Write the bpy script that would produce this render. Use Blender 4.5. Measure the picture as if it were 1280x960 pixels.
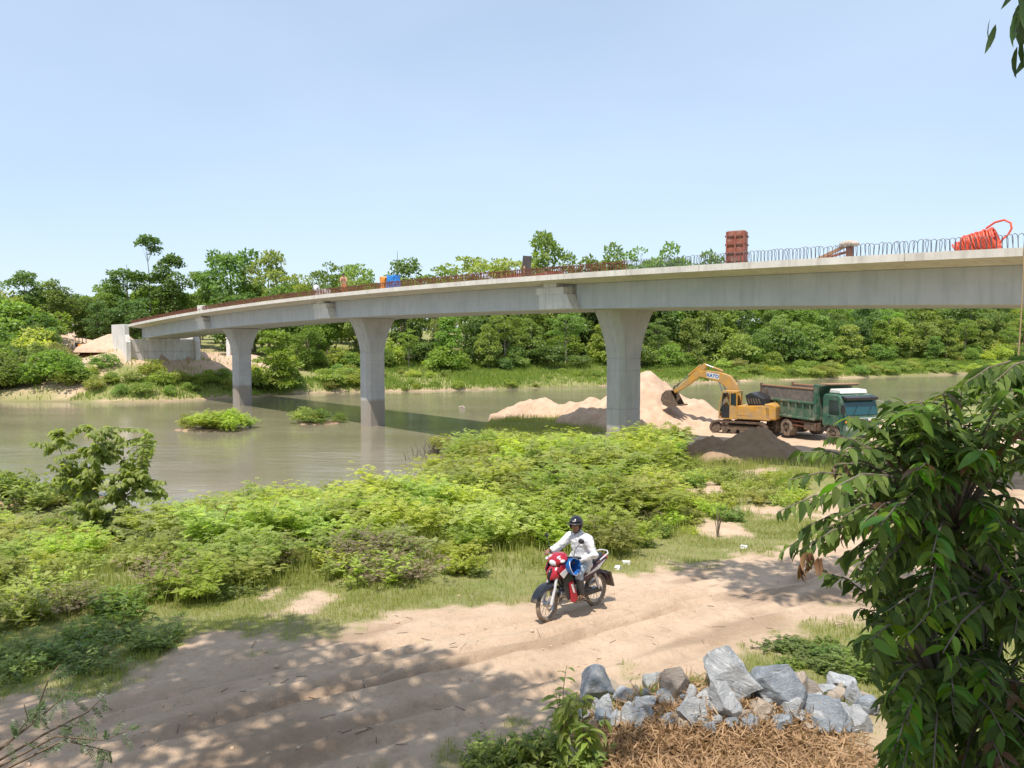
import bpy, bmesh, math, random
import numpy as np
from mathutils import Vector, Matrix, Euler, noise as mnoise
R = math.radians
random.seed(7); rng = np.random.default_rng(7)
scene = bpy.context.scene
for o in list(bpy.data.objects): bpy.data.objects.remove(o)
C = scene.collection

# ------------------------------------------------------------------ camera, sky, sun, exposure
F = 1000.0; PITCH = math.atan(57 / F); CAMZ = 6.8
cam_d = bpy.data.cameras.new('camera'); cam = bpy.data.objects.new('camera', cam_d); C.objects.link(cam)
cam_d.sensor_width = 36; cam_d.lens = 36 * F / 1280; cam_d.clip_start = 0.05; cam_d.clip_end = 3000
cam.location = (0, 0, CAMZ); cam.rotation_euler = (math.pi / 2 - PITCH, 0, 0)
scene.camera = cam
SUN_EL = R(65.5); RAY_AZ = (0.42, 0.907)                     # horizontal travel of the sun's rays
world = bpy.data.worlds.new('World'); scene.world = world; world.use_nodes = True
wn = world.node_tree; bg = wn.nodes['Background']
sky = wn.nodes.new('ShaderNodeTexSky'); sky.sky_type = 'NISHITA'; sky.sun_disc = False
sky.sun_elevation = SUN_EL; sky.sun_rotation = math.atan2(-RAY_AZ[0], -RAY_AZ[1])
sky.altitude = 0; sky.air_density = 1.0; sky.dust_density = 0.7; sky.ozone_density = 1.5
hz = wn.nodes.new('ShaderNodeMix'); hz.data_type = 'RGBA'; hz.inputs[7].default_value = (5.1, 6.15, 7.55, 1)   # thin, slightly uneven haze over the blue
hn_ = wn.nodes.new('ShaderNodeTexNoise'); hn_.inputs['Scale'].default_value = 1.3; hn_.inputs['Detail'].default_value = 4; htc = wn.nodes.new('ShaderNodeTexCoord'); hmp = wn.nodes.new('ShaderNodeMapping'); hmp.inputs['Scale'].default_value = (1, 1, 3)
hmr = wn.nodes.new('ShaderNodeMapRange'); hmr.inputs[1].default_value = .35; hmr.inputs[2].default_value = .7; hmr.inputs[3].default_value = .42; hmr.inputs[4].default_value = .62
wn.links.new(htc.outputs['Generated'], hmp.inputs[0]); wn.links.new(hmp.outputs[0], hn_.inputs['Vector']); wn.links.new(hn_.outputs['Fac'], hmr.inputs[0]); wn.links.new(hmr.outputs[0], hz.inputs[0])
wn.links.new(sky.outputs[0], hz.inputs[6]); wn.links.new(hz.outputs[2], bg.inputs[0]); bg.inputs[1].default_value = 0.12
sun_d = bpy.data.lights.new('sun', 'SUN'); sun_d.energy = 4.2; sun_d.angle = R(0.53); sun_d.color = (1, 0.95, 0.87)
sun = bpy.data.objects.new('sun', sun_d); C.objects.link(sun); sun.location = (-20, -40, 60)
ray = Vector((RAY_AZ[0] * math.cos(SUN_EL), RAY_AZ[1] * math.cos(SUN_EL), -math.sin(SUN_EL)))
sun.rotation_euler = ray.to_track_quat('-Z', 'Y').to_euler()
vs = scene.view_settings; vs.view_transform = 'Standard'; vs.look = 'None'; vs.gamma = 1; vs.use_curve_mapping = False
vs.exposure = 0.42

# ------------------------------------------------------------------ helpers
def hsh(ix, iy, s):
    v = np.sin(ix * 127.1 + iy * 311.7 + s * 74.7) * 43758.5453
    return v - np.floor(v)
def vnoise(x, y, s=0):
    x = np.asarray(x, float); y = np.asarray(y, float)
    ix = np.floor(x); iy = np.floor(y); fx = x - ix; fy = y - iy
    fx = fx * fx * (3 - 2 * fx); fy = fy * fy * (3 - 2 * fy)
    a = hsh(ix, iy, s); b = hsh(ix + 1, iy, s); c = hsh(ix, iy + 1, s); d = hsh(ix + 1, iy + 1, s)
    return (a * (1 - fx) + b * fx) * (1 - fy) + (c * (1 - fx) + d * fx) * fy
def fbm(x, y, s=0, o=4):
    t = 0; a = 1; n = 0
    for k in range(o):
        t = t + a * vnoise(np.asarray(x) * 2 ** k, np.asarray(y) * 2 ** k, s + k * 3.3); n += a; a *= .5
    return t / n
def sstep(a, b, x):
    t = np.clip((np.asarray(x, float) - a) / (b - a), 0, 1); return t * t * (3 - 2 * t)

class MB:
    """collects shapes; build() links them as one mesh object"""
    def __init__(s): s.v = []; s.f = []
    def add(s, vs, fs):
        n = len(s.v); s.v += [tuple(map(float, p)) for p in vs]; s.f += [tuple(i + n for i in f) for f in fs]; return s
    def box(s, c, size, rot=None, taper=1.0):
        hx, hy, hz = size[0] / 2, size[1] / 2, size[2] / 2
        P = [Vector((x * hx * (taper if z > 0 else 1), y * hy * (taper if z > 0 else 1), z * hz)) for z in (-1, 1) for y in (-1, 1) for x in (-1, 1)]
        M = Euler(rot).to_matrix() if rot else None
        P = [(M @ p if M else p) + Vector(c) for p in P]
        return s.add(P, [(0, 2, 3, 1), (4, 5, 7, 6), (0, 1, 5, 4), (2, 6, 7, 3), (0, 4, 6, 2), (1, 3, 7, 5)])
    def tube(s, path, rad, n=8, caps=True):
        path = [Vector(p) for p in path]
        if not hasattr(rad, '__len__'): rad = [rad] * len(path)
        rings = []; prev = None
        for i, p in enumerate(path):
            t = (path[min(i + 1, len(path) - 1)] - path[max(i - 1, 0)])
            if t.length < 1e-9: t = Vector((0, 0, 1))
            t.normalize()
            if prev is None:
                a = Vector((0, 0, 1)) if abs(t.z) < .9 else Vector((1, 0, 0))
                u = t.cross(a).normalized()
            else:
                u = (prev - t * prev.dot(t)); u = u.normalized() if u.length > 1e-6 else t.orthogonal().normalized()
            prev = u; w = t.cross(u)
            rings.append([p + (u * math.cos(2 * math.pi * k / n) + w * math.sin(2 * math.pi * k / n)) * rad[i] for k in range(n)])
        return s.loft(rings, caps)
    def cyl(s, a, b, r0, r1=None, n=12): return s.tube([a, b], [r0, r0 if r1 is None else r1], n)
    def loft(s, rings, caps=True, closed=True):
        n = len(rings[0]); V = [p for r in rings for p in r]; Fc = []
        for i in range(len(rings) - 1):
            for k in range(n if closed else n - 1):
                k2 = (k + 1) % n
                Fc.append((i * n + k, i * n + k2, (i + 1) * n + k2, (i + 1) * n + k))
        if caps and closed:
            Fc.append(tuple(range(n))[::-1]); Fc.append(tuple((len(rings) - 1) * n + k for k in range(n)))
        return s.add(V, Fc)
    def prism(s, poly, y0, y1):
        """poly in (x,z), extruded along y"""
        return s.loft([[(p[0], y0, p[1]) for p in poly], [(p[0], y1, p[1]) for p in poly]])
    def ell(s, c, r, n=14, m=9, rot=None):
        V = []; Fc = []; M = Euler(rot).to_matrix() if rot else None
        for i in range(m + 1):
            th = math.pi * i / m
            for k in range(n):
                ph = 2 * math.pi * k / n
                p = Vector((r[0] * math.sin(th) * math.cos(ph), r[1] * math.sin(th) * math.sin(ph), r[2] * math.cos(th)))
                V.append((M @ p if M else p) + Vector(c))
        for i in range(m):
            for k in range(n):
                a = i * n + k; b = i * n + (k + 1) % n
                Fc.append((a, a + n, b + n, b))
        return s.add(V, Fc)
    def torus(s, c, Rr, r, axis='y', n=28, m=8, arc=(0, 2 * math.pi)):
        full = abs(arc[1] - arc[0] - 2 * math.pi) < 1e-6
        V = []; K = n if full else n + 1
        for i in range(K):
            a = arc[0] + (arc[1] - arc[0]) * i / n
            for k in range(m):
                b = 2 * math.pi * k / m
                rr = Rr + r * math.cos(b); q = (rr * math.cos(a), r * math.sin(b), rr * math.sin(a))
                if axis == 'z': q = (q[0], q[2], q[1])
                if axis == 'x': q = (q[1], q[0], q[2])
                V.append((c[0] + q[0], c[1] + q[1], c[2] + q[2]))
        Fc = []
        for i in range(n if full else n):
            for k in range(m):
                i2 = (i + 1) % K if full else i + 1; k2 = (k + 1) % m
                Fc.append((i * m + k, i * m + k2, i2 * m + k2, i2 * m + k))
        return s.add(V, Fc)
    def mesh(s, name, mat, smooth=None, recalc=True):
        me = bpy.data.meshes.new(name); me.from_pydata(s.v, [], s.f)
        if recalc:
            bm = bmesh.new(); bm.from_mesh(me); bmesh.ops.recalc_face_normals(bm, faces=bm.faces); bm.to_mesh(me); bm.free()
        if mat: me.materials.append(mat)
        if smooth is not None:
            me.polygons.foreach_set('use_smooth', [True] * len(me.polygons)); me.set_sharp_from_angle(angle=R(smooth))
        return me
    def build(s, name, mat, parent=None, smooth=None, bevel=0, label=None):
        o = link(name, s.mesh(name, mat, smooth), parent)
        if bevel:
            b = o.modifiers.new('bevel', 'BEVEL'); b.width = bevel; b.segments = 2; b.limit_method = 'ANGLE'; b.angle_limit = R(35)
        if label: o['label'] = label
        return o
def link(name, data, parent=None):
    o = bpy.data.objects.new(name, data); C.objects.link(o)
    if parent: o.parent = parent
    return o
def tag(o, label=None, cat=None, group=None, kind=None):
    if label: o['label'] = label
    if cat: o['category'] = cat
    if group: o['group'] = group
    if kind: o['kind'] = kind
    return o
def empty(name, loc, label, cat, group=None, rz=0, scale=1):
    o = link(name, None); o.location = loc; o.rotation_euler = (0, 0, rz); o.scale = (scale,) * 3
    return tag(o, label, cat, group)
def np_mesh(name, V, Fq, mat, var=None, smooth=False):
    """V (n,3), Fq (m,k) numpy"""
    V = np.asarray(V, np.float32); Fq = np.asarray(Fq, np.int32); m, k = Fq.shape
    me = bpy.data.meshes.new(name); me.vertices.add(len(V)); me.vertices.foreach_set('co', V.ravel())
    me.loops.add(m * k); me.loops.foreach_set('vertex_index', Fq.ravel())
    me.polygons.add(m); me.polygons.foreach_set('loop_start', np.arange(0, m * k, k, dtype=np.int32))
    if smooth: me.polygons.foreach_set('use_smooth', np.ones(m, bool))
    me.update(calc_edges=True)
    if var is not None:
        a = me.attributes.new('var', 'FLOAT', 'POINT'); a.data.foreach_set('value', np.asarray(var, np.float32))
    if mat: me.materials.append(mat)
    return me

# ------------------------------------------------------------------ materials
def newmat(name):
    m = bpy.data.materials.new(name); m.use_nodes = True; nt = m.node_tree
    return m, nt, nt.nodes['Principled BSDF']
def nd(nt, t, **kw):
    n = nt.nodes.new(t)
    for k, v in kw.items(): setattr(n, k, v)
    return n
def rgb(c): return (c[0], c[1], c[2], 1)
def noise_fac(nt, scale, detail=5, rough=.6, coord='Object', stretch=None, lo=.35, hi=.65):
    tc = nd(nt, 'ShaderNodeTexCoord'); n = nd(nt, 'ShaderNodeTexNoise'); n.inputs['Scale'].default_value = scale
    n.inputs['Detail'].default_value = detail; n.inputs['Roughness'].default_value = rough
    src = tc.outputs[coord]
    if stretch:
        mp = nd(nt, 'ShaderNodeMapping'); mp.inputs['Scale'].default_value = stretch; nt.links.new(src, mp.inputs[0]); src = mp.outputs[0]
    nt.links.new(src, n.inputs['Vector'])
    mr = nd(nt, 'ShaderNodeMapRange'); mr.inputs[1].default_value = lo; mr.inputs[2].default_value = hi
    nt.links.new(n.outputs['Fac'], mr.inputs[0]); return mr.outputs[0], n.outputs['Fac']
def mix(nt, fac, a, b):
    m = nd(nt, 'ShaderNodeMix', data_type='RGBA')
    for i, x in ((0, fac), (6, a), (7, b)):
        if hasattr(x, 'is_output'): nt.links.new(x, m.inputs[i])
        else: m.inputs[i].default_value = x if i == 0 else rgb(x)
    return m.outputs[2]
def simple(name, c1, c2=None, rough=.6, metal=0, scale=6, dust=None, dust_amt=.5, bump=0, bscale=30, stretch=None, spec=.5, coat=0):
    m, nt, p = newmat(name); L = nt.links
    c2 = c2 or tuple(x * .75 for x in c1)
    f, _ = noise_fac(nt, scale, stretch=stretch); col = mix(nt, f, c1, c2)
    if dust:
        f2, _ = noise_fac(nt, scale * .6, 6, .7, lo=.62 - dust_amt * .35, hi=.85 - dust_amt * .25); col = mix(nt, f2, col, dust)
        mr = nd(nt, 'ShaderNodeMapRange'); mr.inputs[3].default_value = rough; mr.inputs[4].default_value = .9
        L.new(f2, mr.inputs[0]); L.new(mr.outputs[0], p.inputs['Roughness'])
    else: p.inputs['Roughness'].default_value = rough
    L.new(col, p.inputs['Base Color']); p.inputs['Metallic'].default_value = metal; p.inputs['Specular IOR Level'].default_value = spec
    p.inputs['Coat Weight'].default_value = coat
    if bump:
        _, fb = noise_fac(nt, bscale, 6, .65, stretch=stretch); b = nd(nt, 'ShaderNodeBump'); b.inputs['Strength'].default_value = bump; b.inputs['Distance'].default_value = .03
        L.new(fb, b.inputs['Height']); L.new(b.outputs[0], p.inputs['Normal'])
    return m
def leafmat(name, dark, light, trans=.35, rough=.5, obj_var=.25, spec=.35, tint=None):
    """leaf: colour runs with the per-leaf value 'var' and a little with the individual plant"""
    m, nt, p = newmat(name); L = nt.links
    at = nd(nt, 'ShaderNodeAttribute', attribute_name='var'); oi = nd(nt, 'ShaderNodeObjectInfo')
    col = mix(nt, at.outputs['Fac'], dark, light)
    hs = nd(nt, 'ShaderNodeHueSaturation')
    for i, (lo, hi) in (('Hue', (.5 - obj_var * .07, .5 + obj_var * .09)), ('Value', (1 - obj_var, 1 + obj_var)), ('Saturation', (1 - obj_var * .5, 1 + obj_var * .2))):
        mr = nd(nt, 'ShaderNodeMapRange'); mr.inputs[3].default_value = lo; mr.inputs[4].default_value = hi
        src = oi.outputs['Random']
        if i != 'Value':
            ma = nd(nt, 'ShaderNodeMath', operation='MULTIPLY'); ma.inputs[1].default_value = 7.31 if i == 'Hue' else 13.7
            fr = nd(nt, 'ShaderNodeMath', operation='FRACT'); L.new(src, ma.inputs[0]); L.new(ma.outputs[0], fr.inputs[0]); src = fr.outputs[0]
        L.new(src, mr.inputs[0]); L.new(mr.outputs[0], hs.inputs[i])
    L.new(col, hs.inputs['Color']); L.new(hs.outputs[0], p.inputs['Base Color'])
    p.inputs['Roughness'].default_value = rough; p.inputs['Specular IOR Level'].default_value = spec
    tr = nd(nt, 'ShaderNodeBsdfTranslucent'); mx = nd(nt, 'ShaderNodeMixShader'); mx.inputs[0].default_value = trans
    tcol = nd(nt, 'ShaderNodeMix', data_type='RGBA', blend_type='MULTIPLY'); tcol.inputs[0].default_value = 1; tcol.inputs[7].default_value = (1.5, 1.6, .7, 1)
    L.new(hs.outputs[0], tcol.inputs[6]); L.new(tcol.outputs[2], tr.inputs[0])
    out = nt.nodes['Material Output']; L.new(p.outputs[0], mx.inputs[1]); L.new(tr.outputs[0], mx.inputs[2]); L.new(mx.outputs[0], out.inputs[0])
    return m

M = {}
def concrete(name, c1, c2, streak, stain=None):
    m, nt, p = newmat(name); L = nt.links
    f, _ = noise_fac(nt, .8, 6, .65); col = mix(nt, f, c1, c2)
    f2, _ = noise_fac(nt, 1.3, 4, .6, stretch=(3.0, 3.0, .25), lo=.5, hi=.75); 
    ml = nd(nt, 'ShaderNodeMath', operation='MULTIPLY'); ml.inputs[1].default_value = .55; L.new(f2, ml.inputs[0]); col = mix(nt, ml.outputs[0], col, streak)
    f4, _ = noise_fac(nt, 9, 5, .7, lo=.58, hi=.72); m4 = nd(nt, 'ShaderNodeMath', operation='MULTIPLY'); m4.inputs[1].default_value = .35; L.new(f4, m4.inputs[0]); col = mix(nt, m4.outputs[0], col, streak)
    if stain:      # flood-mark: silt left on the lowest metres, its own edge at a fixed height
        g = nd(nt, 'ShaderNodeNewGeometry'); sx = nd(nt, 'ShaderNodeSeparateXYZ'); L.new(g.outputs['Position'], sx.inputs[0])
        n = nd(nt, 'ShaderNodeTexNoise'); n.inputs['Scale'].default_value = 1.1; L.new(g.outputs['Position'], n.inputs['Vector'])
        a = nd(nt, 'ShaderNodeMath', operation='MULTIPLY_ADD'); a.inputs[1].default_value = .5; L.new(n.outputs['Fac'], a.inputs[0]); L.new(sx.outputs['Z'], a.inputs[2])
        mr = nd(nt, 'ShaderNodeMapRange'); mr.inputs[1].default_value = stain + .2; mr.inputs[2].default_value = stain - .05; mr.inputs[3].default_value = 0; mr.inputs[4].default_value = .75; L.new(a.outputs[0], mr.inputs[0])
        col = mix(nt, mr.outputs[0], col, (.26, .21, .155))
    L.new(col, p.inputs['Base Color']); p.inputs['Roughness'].default_value = .85
    _, fb = noise_fac(nt, 14, 6, .7); b = nd(nt, 'ShaderNodeBump'); b.inputs['Strength'].default_value = .35; b.inputs['Distance'].default_value = .02
    L.new(fb, b.inputs['Height']); L.new(b.outputs[0], p.inputs['Normal']); return m
M['conc'] = concrete('girder_concrete', (.50, .515, .53), (.43, .445, .46), (.33, .335, .34))
M['conc_pier'] = concrete('pier_concrete', (.49, .48, .46), (.41, .40, .385), (.28, .265, .245), stain=2.2)
M['conc_slab'] = concrete('slab_concrete', (.70, .65, .58), (.58, .53, .47), (.34, .30, .25))
M['conc_raw'] = concrete('raw_concrete', (.72, .69, .64), (.58, .555, .515), (.27, .25, .225))
M['rebar_grey'] = simple('dark_steel_rebar', (.10, .11, .13), (.16, .13, .11), .55, .6, 20)
M['rust'] = simple('rusty_steel', (.20, .07, .035), (.11, .045, .03), .85, .1, 8, bump=.3)
M['rust_red'] = simple('red_primer_formwork', (.34, .09, .055), (.24, .075, .05), .75, 0, 5, dust=(.40, .31, .24), dust_amt=.35)
M['sand'] = simple('pale_sand', (.57, .40, .275), (.46, .31, .21), .95, 0, 2.2, bump=.5, bscale=5, dust=(.60, .44, .32), dust_amt=.4)
M['sand_dark'] = simple('damp_brown_sand', (.27, .18, .115), (.36, .25, .16), .95, 0, 2, bump=.6, bscale=6)
M['sand_brown'] = simple('brown_soil', (.38, .25, .16), (.28, .185, .12), .95, 0, 2, bump=.6, bscale=6)
M['bark'] = simple('bark', (.14, .105, .075), (.22, .18, .14), .9, 0, 5, bump=.6, bscale=12, stretch=(1, 1, .3))
M['bark_pale'] = simple('pale_bark', (.33, .28, .22), (.22, .18, .14), .9, 0, 4, bump=.5, bscale=12, stretch=(1, 1, .3))
M['twig'] = simple('twig', (.16, .115, .075), (.11, .08, .055), .85, 0, 9)
M['leaf_a'] = leafmat('leaf_mid_green', (.135, .205, .04), (.285, .375, .085), .46, obj_var=.22)
M['leaf_b'] = leafmat('leaf_deep_green', (.09, .15, .038), (.205, .285, .078), .43, obj_var=.2)
M['leaf_y'] = leafmat('leaf_yellow_green', (.185, .245, .046), (.35, .41, .095), .45, obj_var=.2)
M['leaf_feather'] = leafmat('leaf_feathery', (.28, .335, .065), (.50, .53, .14), .54, obj_var=.26)
M['leaf_olive'] = leafmat('leaf_olive', (.25, .265, .07), (.42, .42, .13), .46, obj_var=.25)
M['leaf_near'] = leafmat('leaf_glossy', (.035, .095, .01), (.18, .30, .026), .45, rough=.5, obj_var=.4, spec=.14)
M['leaf_red'] = leafmat('leaf_bronze', (.10, .05, .024), (.22, .11, .05), .35, rough=.45, obj_var=.3, spec=.3)
M['leaf_dead'] = leafmat('leaf_dead', (.16, .07, .03), (.32, .15, .07), .25, rough=.7, obj_var=.2)
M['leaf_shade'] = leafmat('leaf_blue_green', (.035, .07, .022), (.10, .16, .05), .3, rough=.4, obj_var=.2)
M['grass'] = leafmat('grass', (.21, .24, .06), (.43, .42, .14), .45, obj_var=0)
M['grass_far'] = leafmat('bank_grass', (.16, .235, .042), (.32, .39, .085), .45, obj_var=0)
M['litter'] = leafmat('dry_litter', (.22, .13, .065), (.56, .37, .215), .2, rough=.8, obj_var=0)
M['yellow'] = simple('excavator_yellow', (.60, .32, .045), (.48, .235, .03), .5, 0, 3, dust=(.34, .25, .165), dust_amt=.62)
M['green'] = simple('truck_green', (.035, .13, .08), (.03, .10, .065), .42, 0, 3, dust=(.22, .21, .16), dust_amt=.45)
M['green2'] = simple('tipper_green', (.07, .15, .09), (.05, .11, .07), .6, 0, 3, dust=(.30, .26, .19), dust_amt=.5)
M['teal'] = simple('teal_paint', (.02, .16, .17), (.02, .12, .13), .4, 0, 3)
M['black'] = simple('black_plastic', (.018, .018, .02), (.03, .03, .032), .4, 0, 6)
M['blackg'] = simple('black_gloss', (.012, .012, .016), (.02, .02, .024), .22, 0, 6, coat=.3)
M['rubber'] = simple('dusty_rubber', (.03, .028, .027), (.05, .045, .04), .9, 0, 10, dust=(.25, .185, .13), dust_amt=.55)
M['tyre_mud'] = simple('sandy_tyre', (.05, .045, .04), (.08, .07, .06), .9, 0, 10, dust=(.34, .25, .18), dust_amt=.75)
M['steel'] = simple('steel', (.5, .5, .5), (.35, .34, .33), .35, .9, 8)
M['mud_steel'] = simple('muddy_steel', (.10, .075, .055), (.20, .14, .095), .85, .2, 5)
M['track'] = simple('track_steel', (.08, .06, .05), (.2, .13, .09), .8, .3, 6)
M['red'] = simple('red_gloss', (.40, .01, .025), (.33, .008, .02), .25, 0, 5, coat=.5, dust=(.45, .30, .22), dust_amt=.08)
M['silver'] = simple('silver_paint', (.72, .70, .70), (.6, .58, .58), .3, .2, 5)
M['maroon'] = simple('dark_maroon', (.06, .015, .03), (.04, .012, .025), .35, 0, 5, dust=(.3, .21, .15), dust_amt=.3)
M['blue'] = simple('blue_plastic', (.02, .14, .46), (.02, .11, .38), .35, 0, 5)
M['bluetarp'] = simple('blue_tarpaulin', (.02, .22, .62), (.02, .16, .48), .5, 0, 3, bump=.4, bscale=6)
M['orangetarp'] = simple('orange_tarpaulin', (.80, .30, .04), (.65, .22, .03), .55, 0, 3, bump=.4, bscale=6)
M['hose'] = simple('orange_red_hose', (.72, .105, .045), (.60, .08, .04), .4, 0, 5)
M['shirt'] = simple('white_cotton', (.70, .69, .68), (.60, .595, .59), .85, 0, 5, bump=.9, bscale=9)
M['jeans'] = simple('pale_denim', (.36, .42, .48), (.28, .33, .39), .9, 0, 14, bump=.2)
M['gaiter'] = simple('grey_gaiter', (.06, .058, .055), (.10, .09, .08), .85, 0, 12)
M['skin'] = simple('skin', (.26, .13, .075), (.22, .11, .06), .55, 0, 10)
M['hair'] = simple('hair', (.012, .01, .009), None, .6)
M['tan_shirt'] = simple('tan_shirt', (.55, .30, .18), (.45, .24, .15), .85, 0, 5)
M['dk_trouser'] = simple('dark_trousers', (.12, .10, .10), None, .85)
M['orange_trouser'] = simple('orange_trousers', (.55, .18, .06), None, .85)
M['white'] = simple('white_sacking', (.78, .76, .72), (.62, .60, .56), .8, 0, 6)
M['wood'] = simple('dark_board', (.055, .045, .045), (.09, .075, .07), .85, 0, 4, stretch=(4, 4, .4), bump=.3)
M['timber'] = simple('weathered_timber', (.40, .22, .13), (.30, .16, .09), .85, 0, 5, bump=.3, stretch=(4, 4, .6))
M['mortar'] = simple('mortar_crust', (.5, .43, .35), (.36, .29, .22), .95, 0, 8, bump=.5)
M['tarp'] = simple('grey_dusty_tarp', (.12, .105, .095), (.20, .165, .14), .85, 0, 4, bump=.5, bscale=7)
M['rope'] = simple('tan_rope', (.42, .31, .17), (.30, .22, .12), .9, 0, 30)
def glassmat(name, c=(.02, .035, .035)):
    m, nt, p = newmat(name); p.inputs['Base Color'].default_value = rgb(c); p.inputs['Roughness'].default_value = .08; p.inputs['Specular IOR Level'].default_value = .8; return m
M['glass'] = glassmat('dark_glass'); M['glass_teal'] = glassmat('teal_windscreen', (.012, .07, .078)); M['lens'] = glassmat('lamp_lens', (.6, .62, .65))
def rockmat(name, c1, c2, vein):
    m, nt, p = newmat(name); L = nt.links
    f, _ = noise_fac(nt, 5, 6, .65, stretch=(1, 1, 2.4)); col = mix(nt, f, c1, c2)
    f2, _ = noise_fac(nt, 9, 7, .75, stretch=(.7, 1.3, 4), lo=.54, hi=.64); col = mix(nt, f2, col, vein)
    L.new(col, p.inputs['Base Color']); p.inputs['Roughness'].default_value = .75
    _, fb = noise_fac(nt, 11, 8, .72, stretch=(.8, 1, 3)); b = nd(nt, 'ShaderNodeBump'); b.inputs['Strength'].default_value = .9; b.inputs['Distance'].default_value = .05
    L.new(fb, b.inputs['Height']); L.new(b.outputs[0], p.inputs['Normal']); return m
M['rock'] = rockmat('grey_schist', (.46, .46, .455), (.26, .27, .28), (.66, .66, .645))
M['rock_d'] = rockmat('blue_grey_stone', (.30, .33, .36), (.17, .19, .215), (.46, .47, .48))
M['rock_t'] = rockmat('tan_stone', (.46, .37, .28), (.33, .26, .2), (.55, .48, .4))
M['rock_b'] = rockmat('brown_stone', (.29, .24, .20), (.2, .165, .14), (.4, .35, .3))

# ------------------------------------------------------------------ lie of the land
NX = [-300, -60, -30, -18, -12, -8, -4.5, -3, -2.2, -1.6, 3, 10, 18, 25, 40, 80, 300]
NY = [20, 24, 25, 27.5, 27, 29, 32, 36, 43, 62, 66, 66, 66, 67, 75, 92, 150]
FX = [-300, -50, -40, -33, -21, -10, 12, 32, 85, 200, 500]
FY = [84, 88, 90, 93, 101, 103, 113, 124, 151, 190, 260]
BD = np.array([-.656, .756]); BN = np.array([.756, .655]); P1 = np.array([6.0, 43.0])
BD = BD / np.linalg.norm(BD); BN = np.array([BD[1], -BD[0]])
ROAD = [(-14, 1.2), (-8, 5.7), (-3.2, 9.25), (1.65, 12.4), (6.3, 15.7), (12, 20.2), (17, 27), (20, 37), (20, 50)]
def road_d(x, y):
    """signed distance from the track's centre line (left of travel +) and length along it"""
    x = np.asarray(x, float); y = np.asarray(y, float)
    best = np.full(np.broadcast(x, y).shape, 1e9); sd = np.zeros_like(best); uu = np.zeros_like(best); acc = 0
    for (ax, ay), (bx, by) in zip(ROAD[:-1], ROAD[1:]):
        dx, dy = bx - ax, by - ay; Ln = math.hypot(dx, dy)
        t = np.clip(((x - ax) * dx + (y - ay) * dy) / Ln ** 2, 0, 1)
        d = np.hypot(x - ax - t * dx, y - ay - t * dy); sg = np.sign(dx * (y - ay) - dy * (x - ax))
        k = d < best; best = np.where(k, d, best); sd = np.where(k, d * sg, sd); uu = np.where(k, acc + t * Ln, uu); acc += Ln
    return sd, uu
def height(x, y):
    x = np.asarray(x, float); y = np.asarray(y, float)
    dn = np.interp(x, NX, NY) - y
    plane = np.interp(y, [-8, 1.5, 6.4, 7.6, 13, 20, 30, 40, 60], [5.4, 5.2, 2.85, 2.4, 2.3, 1.85, 1.35, .95, .85])
    ramp = np.interp(dn, [-9, -3, 0, 1.5, 8, 12, 60], [-1.4, -.6, 0, .45, 1.15, 1.9, 9])
    hn = np.minimum(plane, ramp)
    df = y - np.interp(x, FX, FY)
    hf = np.interp(df, [-9, -3, 0, 1, 4, 15, 30, 60, 120, 900], [-1.4, -.6, 0, .55, 1.0, 2.6, 4, 6, 9, 14])
    h = np.where(dn > -9, hn, -1.4); h = np.maximum(h, hf)
    h = h + 4.5 * np.exp(-((x + 72) / 17) ** 2 - ((y - 112) / 13) ** 2)
    s = (x - P1[0]) * BD[0] + (y - P1[1]) * BD[1]; n = (x - P1[0]) * BN[0] + (y - P1[1]) * BN[1]
    front = 4.0 - .3 * np.clip(74 - s, 0, 99) - .3 * np.clip(np.abs(n) - 6, 0, 99)
    emb = 6.4 - .33 * np.clip(np.abs(n) - 1.5, 0, 99) - .02 * np.clip(s - 77, 0, 99)
    emb = np.where(s > 76.6, emb + (fbm(x * .4, y * .4, 5) - .5) * 1.2, front)
    h = np.where(s > 40, np.maximum(h, emb), h)
    land = h > 0.02
    sd, uu = road_d(x, y)
    rough = (fbm(x * .45, y * .45, 1) - .5) * .30 + (fbm(x * 2.3, y * 2.3, 2) - .5) * .09
    onroad = sstep(2.7, 1.9, np.abs(sd)) * sstep(45, 38, y)
    h = h + np.where(land, rough * (1 - .75 * onroad), 0)
    # wheel ruts and the ridges pressed up beside them
    w = sd + (fbm(uu * .25, uu * 0, 9) - .5) * .5
    rut = 0
    for c, dep, ww in ((-.95, .08, .14), (.0, .13, .11), (.28, .08, .09), (1.15, .07, .16), (-1.5, .06, .12), (.75, .05, .1)):
        m = .35 + 1.0 * sstep(.36, .6, fbm(uu * .35, uu * 0 + c * 7, 12))
        q = (w - c) / ww
        rut = rut + .72 * dep * m * (-np.exp(-q * q) + .55 * np.exp(-(np.abs(q) - 1.9) ** 2 * 1.6)) * (.75 + .5 * fbm(uu * 1.1, w * 3, 3))
    h = h + rut * onroad + onroad * (fbm(uu * 1.2, w * 6, 21) - .5) * .05
    h = h + onroad * (fbm(x * 6, y * 6, 31, 3) - .5) * .03
    # the heap of broken stone and raked litter beside the track
    h = h + .42 * np.exp(-((x - 2.35) / 1.55) ** 2 - ((y - 8.75) / .62) ** 2) + .18 * np.exp(-((x - 2.0) / 1.7) ** 2 - ((y - 7.9) / .7) ** 2)
    return h
def H(x, y): return float(height(np.array([x]), np.array([y]))[0])
FWD = Vector((0, math.cos(PITCH), -math.sin(PITCH))); UP = Vector((0, math.sin(PITCH), math.cos(PITCH)))
def pray(px, py): return Vector((1, 0, 0)) * ((px - 640) / F) + FWD - UP * ((py - 480) / F)
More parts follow.
